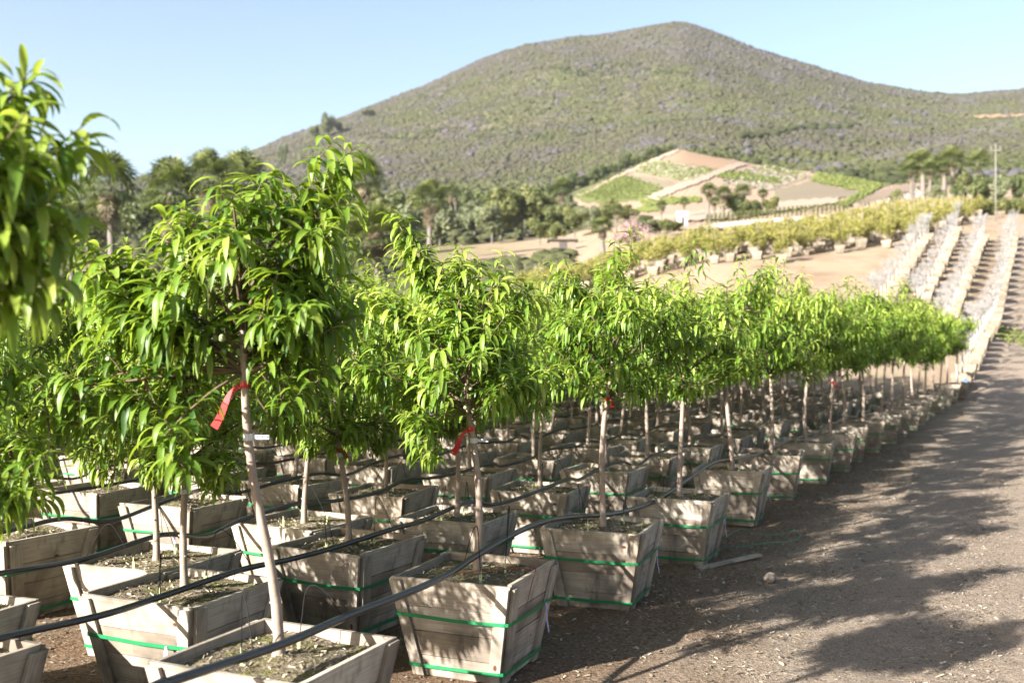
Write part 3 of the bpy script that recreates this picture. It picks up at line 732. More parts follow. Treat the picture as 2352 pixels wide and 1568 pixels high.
L1 = {2: 'boxed peach tree cropped by the left edge, its tall blurred crown at top left',
      3: 'boxed peach tree at the bottom edge, long pale leaning trunk with a streaming red ribbon',
      4: 'boxed peach tree with hanging red ribbon and white tag, its whole box in front',
      5: 'boxed peach tree beside the road, swollen trunk foot, just behind the red ribboned one',
      6: 'boxed peach tree beside the road next to the loose board and green strap'}
n1 = 0
for i, (x, y) in enumerate(ROW1):
    if i < 2: continue
    rz = R(-21 + random.uniform(-3, 3)) if i > 3 else R(-27)
    if i == 3: rz = R(-24)
    lab = L1.get(i) or ('boxed peach tree in the roadside row, nearer than the frame edge, only its shade seen' if i < 2 else
                        '%s boxed peach tree of the roadside row, counting from the leaning one at the bottom' % ORD[i - 3])
    gen, kw = (GEN_R[i % 3] if i % 4 else GEN[i % 6]), {}
    if i == 3: gen, kw = HERO1, dict(ribbon=(1.05, 0), bandz=.85, fruits=40, crz=0.0)
    if i == 4: gen, kw = HERO2, dict(ribbon=(.76, 2), bandz=.70, fruits=34, crz=0.0)
    if i == 2: gen, kw = HERO0, dict(fruits=16, crz=0.0)
    if i == 5: kw = dict(ribbon=(.84, 1), bandz=None, fruits=26)
    if i == 6: kw = dict(fruits=14)
    if i == 9: kw = dict(ribbon=(.75, 1), bandz=.73)
    if i == 10: kw = dict(ribbon=(.66, 1))
    boxed_tree(x, y, TZ(x, y) if y > 20 else 0, rz, gen, lab, y < 17, i + 1, scale=1.0 if i < 6 else (1.03 if i == 6 else random.uniform(1.04, 1.12) if i < 11 else random.uniform(1.12, 1.24)), **kw)
TREES = {1: ROW1}
starts = {2: [(-2.9, 2.6), (-2.27, 3.75), (-1.61, 4.9), (-.986, 6.03), (-.39, 7.0), (.246, 8.39)], 3: [(-3.3, 3.2), (-2.63, 4.45), (-2.0, 5.6), (-1.42, 6.8)]}
for r in range(2, 12):
    n = 2.49 + 1.08 * (r - 1); pts = list(starts.get(r, []))
    t = (pts[-1][0] * TDIR.x + pts[-1][1] * TDIR.y + 1.42) if pts else 1.0 + 1.1 * r * .9 - 3 + random.uniform(0, 1)
    while t < 31 - .25 * r:
        p = tn(t + random.uniform(-.08, .08), n + random.uniform(-.07, .07))
        pts.append((p.x, p.y)); t += 1.40 if r > 3 else 1.36
    pts = [p for p in pts if p[1] > 0 and p[0] / p[1] > (-.66 if p[1] < 8 else -.60)]
    TREES[r] = pts
    vis = 0
    for i, (x, y) in enumerate(pts):
        D = y; px = 1176 + x / y * 2287
        if px > -60: vis += 1
        near = D < 11.5
        if r <= 3 and vis and D < 16:
            lab = '%s boxed peach tree from the left in the %s row back from the road' % (ORD[max(0, vis - 1)], ORD[r - 1])
        elif r <= 3 and not vis: lab = 'boxed peach tree of the %s row back from the road, mostly past the left edge' % ORD[r - 1]
        elif r == 4 and vis and D < 12: lab = '%s boxed peach tree from the left in the fourth row back from the road' % ORD[max(0, vis - 1)]
        else: lab = 'boxed peach tree far into the leafy block, blurred among its neighbours' if D > 15 else 'boxed peach tree in the middle of the leafy block, behind the front rows'
        kw = {}
        if r == 2 and abs(x + .986) < .05: kw = dict(ribbon=(.60, 1), bandz=.57)
        if r == 2 and abs(x + 1.61) < .05: kw = dict(bandz=.55)
        elif near and random.random() < .18: kw = dict(ribbon=(.66, random.randrange(3)))
        boxed_tree(x, y, 0 if y < 25 else TZ(x, y), R(-24 + random.uniform(-5, 5)), (GEN_L[random.randrange(3)] if (r <= 6 and D < 12 and px < 1050) else GEN[random.randrange(6)]), lab, near, random.randrange(12), scale=random.uniform(.88, .97) if D < 9.5 else random.uniform(.98, 1.08) if D < 15 else random.uniform(1.06, 1.22),
                   fruits=8 if (near and D < 7) else 0, tagface=random.choice([0, 1, None]) if r > 1 else 1, **kw)

# ------------------------------------------------------------------ irrigation hoses
def catmull(P, m=8):
    out = []
    P = [P[0] * 2 - P[1]] + P + [P[-1] * 2 - P[-2]]
    for i in range(1, len(P) - 2):
        for k in range(m):
            t = k / m; a, b, c, d = P[i - 1], P[i], P[i + 1], P[i + 2]
            out.append(0.5 * ((2 * b) + (c - a) * t + (2 * a - 5 * b + 4 * c - d) * t * t + (3 * b - a - 3 * c + d) * t ** 3))
    out.append(P[-2]); return out
def hose(path, lab, boxes, drips, rad=.015):
    r = bpy.data.objects.new('irrigation_line', None); C.objects.link(r); r.location = path[0]; tag(r, lab, 'hose', 'black irrigation hoses along the tree rows')
    o0 = Vector(path[0]); pts = [p - o0 for p in path]
    m = MB(); m.tube(pts, rad, 10); link('hose', m.mesh('hose', HOSE, True), r)
    rd = random.Random(len(path))
    for (bx, by) in boxes[:drips]:
        b = Vector((bx, by, 0)); 
        q = min(path, key=lambda p: (p - b - Vector((0, 0, p.z))).length)
        for s in (-1, 1):
            st = b + TDIR * (s * rd.uniform(.10, .2)) + NDIR * rd.uniform(-.14, .12) + Vector((0, 0, HB - .04))
            q2 = min(path, key=lambda p: (p - (b + TDIR * (s * rd.uniform(.2, .32)) + Vector((0, 0, p.z)))).length)
            mid = (q2 + st) / 2 + Vector((rd.uniform(-.06, .06), rd.uniform(-.06, .06), rd.uniform(.15, .26)))
            cur = catmull([q2 + Vector((0, 0, rad)), q2.lerp(mid, .6) + Vector((0, 0, .05)), mid, mid.lerp(st, .6) + Vector((0, 0, .03)), st + Vector((0, 0, .03))], 5)
            tb = MB(); tb.tube([p - o0 for p in cur], .0021, 5); link('drip_tube', tb.mesh('drip_tube', TUBE, True), r)
            sk = MB(); a = st - o0; sk.hexa([a + Vector(v) for v in ((-.003, -.002, -.03), (.003, -.002, -.03), (.003, .002, -.03), (-.003, .002, -.03), (-.008, -.002, .045), (.008, -.002, .045), (.008, .002, .045), (-.008, .002, .045))], tint=.5)
            sk.tube([a + Vector((0, 0, .04)), a + Vector((0, 0, .07))], .004, 6); link('drip_stake', sk.mesh('drip_stake', STAKE), r)
    return r
H1 = [(300, 1600, 2.44), (380, 1568, 2.44), (640, 1481, 2.43), (800, 1413, 2.43), (900, 1375, 2.43), (980, 1342, 2.43), (1040, 1312, 2.46), (1100, 1272, 2.53), (1200, 1216, 2.56), (1270, 1193, 2.56), (1340, 1185, 2.56), (1400, 1181, 2.55),
      (1470, 1172, 2.52), (1520, 1142, 2.53), (1580, 1100, 2.55), (1640, 1062, 2.54), (1700, 1052, 2.52), (1750, 1040, 2.52), (1790, 1020, 2.52), (1830, 1006, 2.52), (1880, 1000, 2.52)]
hp = []
for px, py, nh in H1:
    u = (px - 1176) / 2287; D = nh / (.454 - .891 * u); hp.append(Vector((u * D, D, max(.50, CAMZ - (py - 800) / 2287 * D))))
t0 = hp[-1].dot(TDIR); t = t0 + .9; k = 0
while t < 31: k += 1; p = tn(t, 2.50 + random.uniform(-.06, .06), .53 + (.04 if k % 2 else -.01)); p.z += TZ(p.x, p.y) if p.y > 25 else 0; hp.append(p); t += .8
hp = [tn(-1.2, 2.45, .52), tn(0.6, 2.42, .54)] + hp
hose(catmull(hp), 'black irrigation hose resting on the boxes of the roadside row', ROW1[3:], 8, .0165)
for r in range(2, 12):
    pts = TREES[r]; ts = sorted(Vector((x, y, 0)).dot(TDIR) for x, y in pts); n = 2.49 + 1.08 * (r - 1); rd = random.Random(r)
    hp = []
    prevt = ts[0] - 2.0; hp.append(tn(prevt, n - .1, .5))
    for a in ts:
        hp.append(tn(a - .30, n - .07 + rd.uniform(-.06, .05), HB + .018)); hp.append(tn(a + .24, n - .06 + rd.uniform(-.06, .06), HB + .022 + rd.uniform(0, .04)))
        hp.append(tn(a + .66, n + rd.uniform(-.1, .06), HB - .01 + rd.uniform(-.04, .05)))
    for p in hp:
        if p.y > 25: p.z += TZ(p.x, p.y)
    hose(catmull(hp, 5), 'black irrigation hose along the %s row of boxes back from the road' % ORD[r - 1], pts, 6 if r < 4 else 0, .015 if r < 6 else .013)

# ------------------------------------------------------------------ loose things on the ground
m = MB(); a, b = ground_at(1603, 1311), ground_at(1745, 1287); d = (b - a); L = d.length; ang = math.atan2(d.y, d.x); Mr = Matrix.Rotation(ang, 3, 'Z') @ Matrix.Rotation(R(-2), 3, 'Y')
m.box((0, 0, 0), (L, .055, .018), rot=Mr, tint=.8)
tag(link('wooden_board', m.mesh('wooden_board', WOOD), None, (a + b) / 2 + Vector((0, 0, .028))), 'loose flat wooden board lying on the mulch beside the road', 'board')
sp = [(1655, 1262), (1700, 1268), (1760, 1264), (1815, 1248), (1838, 1243), (1826, 1233), (1790, 1234), (1740, 1236), (1700, 1230), (1665, 1240)]
pts = [ground_at(x, y) + Vector((0, 0, .02 + .02 * (i % 3))) for i, (x, y) in enumerate(sp)]; o0 = pts[0].copy()
m = MB(); cur = catmull([p - o0 for p in pts], 6)
m.tube(cur, .004, 5)
tag(link('discarded_strap', m.mesh('discarded_strap', plain('pale_green_strap', (.05, .28, .19), .5), True), None, o0), 'loose green plastic strap looped on the ground near the board', 'strap')
def rock(px, py, s, lab):
    rr = random.Random(px); V = []; F4 = []; p = ground_at(px, py); n = 10; k = 7
    me = ball('rock', s, plain('rock_grey', (.24, .20, .17), .9, .2), 12)
    for v in me.vertices:
        q = v.co; f = 1 + .16 * math.sin(q.x * 60 + px) + .12 * math.sin(q.y * 75 + q.z * 50); v.co = Vector((q.x * f * 1.2, q.y * f, q.z * f * .75))
    tag(link('rock', me, None, p + Vector((0, 0, s * .45)), px), lab, 'rock', 'stones along the road edge')
rock(1768, 1336, .045, 'fist sized grey stone at the road edge, largest of the stones')
rock(1642, 1362, .022, 'small grey stone on the road edge below the loose board')
rock(1728, 1250, .016, 'small stone inside the green strap loop')
rock(1745, 1345, .020, 'small brown stone just left of the largest stone')
# red forked twig lying in the second box
m = MB(); q = Vector((.27, .06, HB + .01)); 
m.tube([(-.1, -.14, HB - .01), (.05, -.06, HB), (.20, -.01, HB + .012), (.345, -.03, HB + .03)], [.002, .003, .004, .0045], 5)
m.tube([(.13, .08, HB + .06), (.17, .05, HB + .03), (.215, -.005, HB + .01)], [.0015, .002, .0025], 5)
m.tube([(.345, -.03, HB + .03), (.34, -.10, HB - .06), (.33, -.14, HB - .15)], [.003, .002, .0012], 5)
tag(link('fallen_twig', m.mesh('fallen_twig', plain('red_twig', (.22, .06, .04), .7), True), None, (-.187, 5.28, 0), R(-21)), 'thin reddish pruned twig lying across the soil and rim of a box', 'twig')
# wood chips scattered on the ground, road edge included
def chips(name, n, reg, seed, lmin, lmax, zoff, kind='stuff'):
    r = np.random.RandomState(seed); t = r.uniform(reg[0], reg[1], n); nn = r.uniform(reg[2], reg[3], n)
    t = reg[0] + (t - reg[0]) ** 1.0
    x = TDIR.x * t + NDIR.x * nn; y = TDIR.y * t + NDIR.y * nn
    z = terrain(x, y) + np.clip((40 - np.abs(y)) / 30, 0, 1) * fbm(x, y, 3.0, 0.012, 3, 9) + zoff + np.where(nn < 1.3, .006, 0)
    l = r.uniform(lmin, lmax, n); b = l * r.uniform(.15, .45, n); a = r.rand(n) * 6.28; ti = r.uniform(-.35, .35, n) * l; rr = r.uniform(-.5, .5, n) * b
    dx, dy, ex, ey = np.cos(a) * l, np.sin(a) * l, -np.sin(a) * b, np.cos(a) * b
    V = np.stack([np.stack([x - dx - ex, y - dy - ey, z - ti - rr], -1), np.stack([x + dx - ex, y + dy - ey, z + ti - rr], -1), np.stack([x + dx + ex, y + dy + ey, z + ti + rr], -1), np.stack([x - dx + ex, y - dy + ey, z - ti + rr], -1)], 1).reshape(-1, 3)
    tag(link(name, mesh_np(name, V, np.arange(4 * n).reshape(-1, 4), attr=np.repeat(r.rand(n) ** 1.2, 4), mat=CHIP, smooth=False)), kind='stuff')
chips('wood_chips', 60000, (2.5, 18, .1, 7), 1, .004, .016, .007)
chips('road_gravel', 90000, (2.0, 17, -4.2, 1.5), 2, .003, .009, .010)

# ------------------------------------------------------------------ background plants
def clump_mesh(seed, shape, n, size, mat, nblob=9, flat=.9):
    """crown of leaf-sized faces gathered in clumps; shape = radii; origin at the crown's middle"""
    r = np.random.RandomState(seed); cs = r.normal(size=(nblob, 3)); cs /= np.linalg.norm(cs, axis=1, keepdims=True); cs *= r.uniform(.25, .72, (nblob, 1)); 
    k = r.randint(0, nblob, n); v = r.normal(size=(n, 3)); v /= np.linalg.norm(v, axis=1, keepdims=True)
    rad = r.uniform(.28, .46, nblob)[k] * r.uniform(.6, 1.05, n); P = (cs[k] + v * rad[:, None]) * np.array(shape)
    nrm = v + r.normal(size=(n, 3)) * .6; nrm /= np.linalg.norm(nrm, axis=1, keepdims=True)
    a = np.cross(nrm, r.normal(size=(n, 3))); a /= np.linalg.norm(a, axis=1, keepdims=True); b = np.cross(nrm, a)
    s = size * r.uniform(.6, 1.3, n)[:, None]
    V = np.stack([P - a * s, P - b * s * .55, P + a * s, P + b * s * .55], 1).reshape(-1, 3)
    t = np.clip(r.rand(nblob)[k] * .5 + r.rand(n) * .5, 0, 1)
    return mesh_np('crown', V, np.arange(4 * n).reshape(-1, 4), attr=np.repeat(t, 4), mat=mat, smooth=False)
def trunk_mesh(h, r, mat, seed=0, limbs=4, spread=.5):
    rd = random.Random(seed); m = MB(); m.tube([(0, 0, -.3), (0, 0, 0), (.03 * h, 0, h * .5), (.02 * h, .02 * h, h)], [r * 1.3, r * 1.1, r * .85, r * .6], 8)
    for k in range(limbs):
        a = k * 6.28 / limbs + rd.random(); m.tube([(.02 * h, .01 * h, h * .8), (math.cos(a) * spread * .5, math.sin(a) * spread * .5, h * 1.15), (math.cos(a) * spread, math.sin(a) * spread, h * 1.5)], [r * .5, r * .35, r * .15], 6)
    return m.mesh('trunk', mat, True)
def fan_palm_meshes(seed, H, crown_r=2.3, skirt=1.6, r=.25, nfr=36):
    rd = random.Random(seed); tr = MB(); zs = [i / 14 for i in range(15)]; bend = rd.uniform(-.3, .3)
    tr.tube([(bend * z * z, .1 * math.sin(z * 3), z * H - (.4 if z == 0 else 0)) for z in zs], [r * (1.25 - .55 * z + .12 * (i % 2)) for i, z in enumerate(zs)], 10)
    top = Vector((bend, .1 * math.sin(3), H)); V = []; F4 = []; T = []
    DV = []; DF = []; DT = []
    def fan(base, d, Lp, Rf, dead, t):
        v, f, tt = (DV, DF, DT) if dead else (V, F4, T)
        side = d.cross(Vector((0, 0, 1))); side = side.normalized() if side.length > .05 else Vector((1, 0, 0)); up = side.cross(d)
        hub = base + d * Lp; b = len(v); v += [base - side * .02, base + side * .02, hub + side * .02, hub - side * .02]; f.append([b, b + 1, b + 2, b + 3]); tt += [t] * 4
        nb = 13
        for i in range(nb):
            a = (i / (nb - 1) - .5) * 3.9; dd = d * math.cos(a) + side * math.sin(a); dd = (dd + up * (.10 * math.cos(a))).normalized(); pe = dd.cross(up).normalized()
            w = Rf * .062; m1 = hub + dd * Rf * .55; m2 = hub + dd * Rf + Vector((0, 0, -Rf * .28))
            b = len(v); v += [hub, m1 - pe * w, m2, m1 + pe * w]; f.append([b, b + 1, b + 2, b + 3]); tt += [t] * 4
    for k in range(nfr):
        a = k * 2.4; e = math.radians(86 - 118 * (k / nfr) ** 1.1) + rd.uniform(-.1, .1); d = Vector((math.cos(a) * math.cos(e), math.sin(a) * math.cos(e), math.sin(e)))
        fan(top, d, crown_r * .55 * rd.uniform(.8, 1.1), crown_r * .62 * rd.uniform(.85, 1.1), False, rd.uniform(.2, 1) * (1 if k < nfr * .7 else .6))
    for k in range(26):
        a = k * 2.4 + .5; z = H - .2 - skirt * rd.random(); e = math.radians(rd.uniform(-80, -45)); d = Vector((math.cos(a) * math.cos(e), math.sin(a) * math.cos(e), math.sin(e)))
        fan(Vector((bend * (z / H) ** 2, 0, z)), d, .35, crown_r * .36, True, rd.random())
    return tr.mesh('trunk', PALMBARK, True), mesh_np('crown', [tuple(v) for v in V], F4, attr=T, mat=PALMLEAF, smooth=False), mesh_np('skirt', [tuple(v) for v in DV], DF, attr=DT, mat=DEADLEAF, smooth=False)
PALMS = [fan_palm_meshes(1, 8.5), fan_palm_meshes(2, 7.2, 2.4, 2.2, .28), fan_palm_meshes(3, 6.0, 2.3, 1.2, .36)]
def palm(px, D, toppy, v, lab, group='fan palms in the valley', sc_=None, fat=1.0):
    g = at(px, D); ztop = zz(toppy, D); H0 = (8.5, 7.2, 6.0)[v] + 1.5; s = (ztop - g.z) / H0 if sc_ is None else sc_
    s = max(s, .25)
    r = bpy.data.objects.new('fan_palm', None); C.objects.link(r); r.location = g; r.rotation_euler = (0, 0, random.random() * 6.28); tag(r, lab, 'palm tree', group)
    for nme, me in zip(('trunk', 'crown', 'dead_frond_skirt'), PALMS[v]):
        o = link(nme, me, r); o.scale = (s * fat, s * fat, s)
    return r
palm(258, 76, 372, 0, 'fan palm at far left behind the leafy tree, shaggy brown skirt under its crown', sc_=None, fat=.9)
palm(385, 84, 385, 1, 'fan palm just left of the centre of the left palm group, dark crown', fat=.8)
palm(480, 90, 362, 0, 'fan palm with pale flower stalks above its crown, tallest of left group', fat=.8)
palm(553, 95, 368, 1, 'fan palm behind the leaning tree top, right of the stalked one', fat=.8)
palm(75, 62, 560, 0, 'fan palm behind the left edge tree with bare dark trunk', fat=.9)
palm(165, 70, 470, 0, 'fan palm with curving trunk left of the shaggy palm', fat=.85)
palm(832, 105, 370, 0, 'tall slim fan palm between the two front peach trees', fat=.85)
palm(760, 100, 430, 1, 'dark trunked fan palm left of the slim tall palm', fat=.8)
q = palm(900, 50, 492, 2, 'thick pale leaning palm trunk just behind the second peach tree top', fat=1.25); q.rotation_euler = (0, R(-9), .2)
q.children[1].scale = (.75, .75, .75); q.children[1].location = (0, 0, 1.3)
palm(985, 120, 425, 1, 'broad fan palm in front of the grey green trees', fat=1.0)
palm(1036, 210, 425, 0, 'left one of two slender distant palms above the grey trees', fat=.7)
palm(1046, 214, 430, 0, 'right one of two slender distant palms above the grey trees', fat=.7)
palm(1292, 190, 415, 1, 'lone small palm standing by the dark hedge line at the green field corner', fat=.9)
palm(1385, 90, 505, 2, 'short wide fan palm with fresh green fronds in mid valley', fat=1.25)
palm(1415, 150, 470, 1, 'small palm left of the pale road below the green field', fat=1)
palm(1520, 150, 462, 1, 'small palm left of the white hut', fat=.9)
palm(1570, 155, 455, 1, 'small palm right behind the white hut', fat=.9)
for i, (px, ty) in enumerate([(1628, 425), (1660, 432), (1705, 428), (1752, 436), (1640, 455)]):
    palm(px, 125 + 4 * i, ty, i % 3, ['leftmost palm', 'second palm', 'middle palm', 'rightmost palm', 'lowest front palm'][i] + ' of the clump in front of the brown field', fat=1.1)
for i, (px, ty, D) in enumerate([(2092, 375, 128), (2120, 352, 135), (2135, 372, 126), (2168, 360, 135), (2190, 345, 128), (2245, 352, 140), (2098, 358, 140)]):
    q = palm(px, D, ty, 2 if i % 2 else 1, ['first', 'second', 'third', 'fourth', 'fifth', 'sixth', 'seventh'][i] + ' palm of the pale trunked group on the right hillside', group='palms on the right hillside', fat=1.0); q.children[1].scale = tuple(c * .72 for c in q.children[1].scale); q.children[1].location = (0, 0, q.children[1].scale[2] * (2.3, 2.8)[i % 2 == 0])

CROWNS = {}
for nm, mt in (('olive', OLEAF), ('dark', DLEAF), ('grey', GLEAF)):
    CROWNS[nm] = [clump_mesh(s + len(nm), (1, 1, .95), 2600, .085, mt, 14) for s in range(2)]
BT = trunk_mesh(1.0, .09, PALMBARK, 1)
def broadleaf(px, D, toppy, wpx, kind, lab, group='trees of the valley belt', v=0):
    g = at(px, D); H = max(2.0, zz(toppy, D) - g.z); rad = wpx / 2 / 2287 * D
    r = bpy.data.objects.new('broadleaf_tree', None); C.objects.link(r); r.location = g; r.rotation_euler = (0, 0, random.random() * 6.28); tag(r, lab, 'tree', group)
    o = link('trunk', BT, r); o.scale = (rad * .6, rad * .6, H * .45)
    o = link('crown', CROWNS[kind][v % 2], r, (0, 0, H * .57)); o.scale = (rad, rad, H * .47)
    return r
belt = [(1040, 200, 470, 90, 'grey'), (1090, 195, 460, 80, 'grey'), (1150, 175, 430, 110, 'olive'), (1200, 180, 415, 110, 'olive'), (1245, 185, 440, 90, 'olive'), (1110, 220, 440, 90, 'dark'),
        (1075, 230, 425, 90, 'dark'), (1020, 230, 430, 80, 'dark'), (960, 200, 440, 90, 'olive'), (1240, 150, 495, 70, 'olive'), (1280, 175, 460, 70, 'dark'), (1320, 160, 470, 70, 'olive'), (1360, 165, 465, 60, 'grey'),
        (1280, 140, 505, 50, 'olive'), (1440, 170, 470, 60, 'olive'), (1480, 150, 500, 60, 'dark'), (1400, 175, 455, 60, 'olive'), (930, 150, 470, 100, 'grey'), (880, 170, 455, 100, 'olive'), (760, 170, 450, 120, 'olive'),
        (640, 160, 440, 130, 'olive'), (560, 170, 432, 120, 'dark'), (460, 170, 436, 120, 'olive'), (340, 160, 440, 130, 'dark'), (420, 140, 470, 120, 'olive'), (250, 180, 440, 120, 'olive'), (690, 200, 430, 100, 'grey'),
        (820, 210, 430, 100, 'grey'), (1500, 118, 520, 80, 'grey'), (1540, 112, 522, 70, 'olive'), (1700, 128, 450, 60, 'dark'), (1680, 132, 440, 60, 'olive'), (1730, 126, 455, 60, 'dark'), (1770, 130, 447, 50, 'olive'),
        (2060, 120, 435, 40, 'olive'), (2150, 118, 425, 50, 'grey'), (2200, 116, 418, 60, 'dark'), (2250, 114, 400, 60, 'dark'), (2300, 118, 395, 60, 'grey'), (2215, 135, 375, 40, 'olive'), (2340, 118, 392, 50, 'dark')]
belt += [(200, 150, 470, 110, 'olive'), (300, 200, 428, 120, 'dark'), (390, 190, 430, 110, 'dark'), (510, 200, 425, 120, 'olive'), (600, 190, 415, 110, 'dark'), (700, 165, 455, 110, 'olive'), (800, 175, 440, 110, 'dark'), (860, 190, 430, 110, 'olive'),
        (910, 180, 440, 100, 'dark'), (990, 180, 450, 90, 'grey'), (500, 150, 445, 130, 'dark'), (600, 150, 450, 120, 'olive'), (1180, 200, 425, 90, 'olive'), (1130, 165, 455, 80, 'grey'), (1010, 165, 460, 80, 'grey'), (100, 170, 450, 140, 'dark')]
DESC = {'olive': 'yellowish green', 'dark': 'dark green', 'grey': 'grey green'}
for i, (px, D, ty, w, k) in enumerate(belt):
    zone = ('behind the left palm group' if px < 700 else 'between the slim palm and the broad palm' if px < 1000 else 'in the valley belt below the purple slope' if px < 1300 else
            'around the small huts and palms in mid valley' if px < 1600 else 'in the palm clump before the brown field' if px < 1900 else 'on the bank below the right palms')
    broadleaf(px, D, ty, w, k, '%s rounded tree %s, %s' % (DESC[k], zone, ['low', 'tall', 'wide', 'bushy', 'leaning'][i % 5]), v=i)
# dark line of trees along the top-left edge of the vineyard hill
for i in range(15):
    f = i / 14; px = 1255 + (1545 - 1255) * f; py = 462 - (462 - 350) * f; g = ground_at(px, py, 100, 420)
    H = (34 - 12 * f + 12 * (i % 3 == 0)) / 2287 * g.y; r = bpy.data.objects.new('hedge_tree', None); C.objects.link(r); r.location = g
    tag(r, 'dark evergreen tree in the sloping line along the upper left field edge', 'tree', 'dark trees lining the field edge')
    o = link('trunk', BT, r); o.scale = (H * .25, H * .25, H * .4); o = link('crown', CROWNS['dark'][i % 2], r, (0, 0, H * .5)); o.scale = (H * .62, H * .62, H * .55)
for px, D, ty, w, lab in ((750, 640, 252, 42, 'big lone eucalyptus standing on the left shoulder of the mountain'), (775, 650, 275, 34, 'smaller tree right of the lone eucalyptus on the shoulder'),
                          (725, 640, 283, 28, 'small tree left of the lone eucalyptus on the shoulder'), (850, 700, 250, 40, 'dark round tree on the mountain slope right of the eucalyptus'),
                          (655, 560, 320, 14, 'upright tree on the skyline left of the eucalyptus'), (645, 560, 326, 14, 'low tree leftmost on the skyline')):
    broadleaf(px, D, ty, w, 'dark', lab, 'trees on the mountain shoulder')
# pink blossoming bush
g = at(1452, 100); o = link('blossoming_bush', clump_mesh(77, (2.2, 2.2, 1.9), 1800, .14, PINKLEAF), None, g + Vector((0, 0, 1.3))); tag(o, 'pale pink blossoming bush left of the grey green trees in mid valley', 'bush')
# white hut, dark roofed shed
DKROOF = plain('dark_roof', (.10, .085, .08), .8); WALLW = plain('white_wall', (.72, .71, .68), .8); WALLB = plain('brown_wall', (.28, .22, .17), .8)
def hut(px, D, w, h, lab, wall, roof):
    g = at(px, D); r = bpy.data.objects.new('hut', None); C.objects.link(r); r.location = g; tag(r, lab, 'hut', 'small huts in the valley')
    m = MB(); m.box((0, 0, h * .4), (w, w * .8, h * 1.4), tint=.5); link('wall', m.mesh('wall', wall), r)
    m = MB(); m.hexa([(-w * .6, -w * .5, h * 1.102), (w * .6, -w * .5, h * 1.102), (w * .6, w * .5, h * 1.102), (-w * .6, w * .5, h * 1.102), (-w * .6, -.03, h * 1.4), (w * .6, -.03, h * 1.4), (w * .6, .03, h * 1.4), (-w * .6, .03, h * 1.4)], tint=.5); link('roof', m.mesh('roof', roof), r)
    m = MB(); m.box((0, -w * .4 - .02, h * .45), (w * .3, .04, h * .9), tint=.5); link('door', m.mesh('door', DKROOF), r)
hut(1567, 128, 1.2, 1.5, 'small white hut beside the pale track in mid valley', WALLW, WALLW)
hut(1292, 118, 3.0, 1.0, 'low dark roofed shed under the valley trees', WALLB, DKROOF)

# ------------------------------------------------------------------ fields draped on the far hill
def in_poly(x, y, P):
    c = False; j = len(P) - 1
    for i in range(len(P)):
        if (P[i][1] > y) != (P[j][1] > y) and x < (P[j][0] - P[i][0]) * (y - P[i][1]) / (P[j][1] - P[i][1]) + P[i][0]: c = not c
        j = i
    return c
def drape(name, poly, mat, dz, dmin=60, cell=2.5):
    """patch of ground whose outline, seen from the road, is poly; it follows the terrain at its true distance"""
    xs_ = np.arange(min(p[0] for p in poly), max(p[0] for p in poly) + cell, cell); ys_ = np.arange(min(p[1] for p in poly), max(p[1] for p in poly) + cell, cell)
    Dg = np.exp(np.linspace(math.log(dmin), math.log(max(600, dmin * 3)), 700)); PX, PY, PD = [], [], []
    for x in xs_:
        u = (x - 1176) / 2287.0; z = terrain(u * Dg, Dg); sy = np.minimum.accumulate(800 - (z - CAMZ) / Dg * 2287)
        d = np.interp(-ys_, -sy, Dg); PD.append(d); PX.append(u * d)
    X = np.array(PX); Dd = np.array(PD); Z = terrain(X, Dd) + dz; n, m = X.shape; idx = np.arange(n * m).reshape(n, m); F4 = []
    for i in range(n - 1):
        for j in range(m - 1):
            if in_poly(xs_[i] + cell / 2 + 2.2 * math.sin(ys_[j] * .31 + xs_[i] * .07) + 1.2 * math.sin(ys_[j] * .9), ys_[j] + cell / 2 + 1.3 * math.sin(xs_[i] * .22 + dz * 9) + .8 * math.sin(xs_[i] * .71), poly): F4.append([idx[i, j], idx[i, j + 1], idx[i + 1, j + 1], idx[i + 1, j]])
    used = np.unique(np.array(F4)); remap = np.full(n * m, -1); remap[used] = np.arange(len(used))
    V = np.stack([X, Dd, Z], -1).reshape(-1, 3)[used]
    return tag(link(name, mesh_np(name, V, remap[np.array(F4)], mat=mat)), kind='structure')
CULT = [(1318, 456), (1400, 412), (1556, 343), (1700, 372), (1870, 398), (2040, 430), (2130, 420), (2110, 445), (1940, 500), (1700, 532), (1450, 530), (1440, 500), (1330, 474)]
EARTH = field_mat('bare_earth', (.36, .255, .175), (.42, .31, .23), .25, 20)
drape('field_earth', CULT, EARTH, .25)
GRN = field_mat('crop_green', (.19, .21, .08), (.14, .165, .05), .35, 30); GRN2 = field_mat('crop_bright', (.22, .25, .07), (.17, .21, .05), .4, 10)
PALECROP = field_mat('crop_pale', (.33, .31, .21), (.20, .22, .10), .5, 60, .8); STUB = field_mat('crop_brown', (.29, .24, .18), (.21, .18, .12), .6, -20)
MESHY = field_mat('crop_pots', (.44, .36, .30), (.26, .23, .18), 1.2, 60, .2); TRACK = field_mat('pale_track_earth', (.45, .36, .28), (.41, .32, .245), .3, 0)
PINK = field_mat('pink_rows', (.44, .34, .29), (.34, .24, .20), .8, 45); DRY = field_mat('dry_slope', (.42, .28, .18), (.33, .23, .16), .2, 70)
drape('dry_field', [(1546, 346), (1560, 346), (1700, 376), (1651, 392), (1526, 369)], DRY, .35)
drape('green_field', [(1321, 452), (1431, 405), (1526, 435), (1471, 463), (1396, 470), (1335, 468)], GRN, .40)
drape('brown_crop_field', [(1441, 402), (1571, 425), (1531, 438), (1436, 409)], STUB, .45)
drape('pale_crop_field', [(1446, 396), (1506, 370), (1641, 398), (1606, 418), (1576, 421)], PALECROP, .40)
drape('green_hedge_field', [(1606, 386), (1660, 396), (1610, 412), (1590, 396)], GRN, .46)
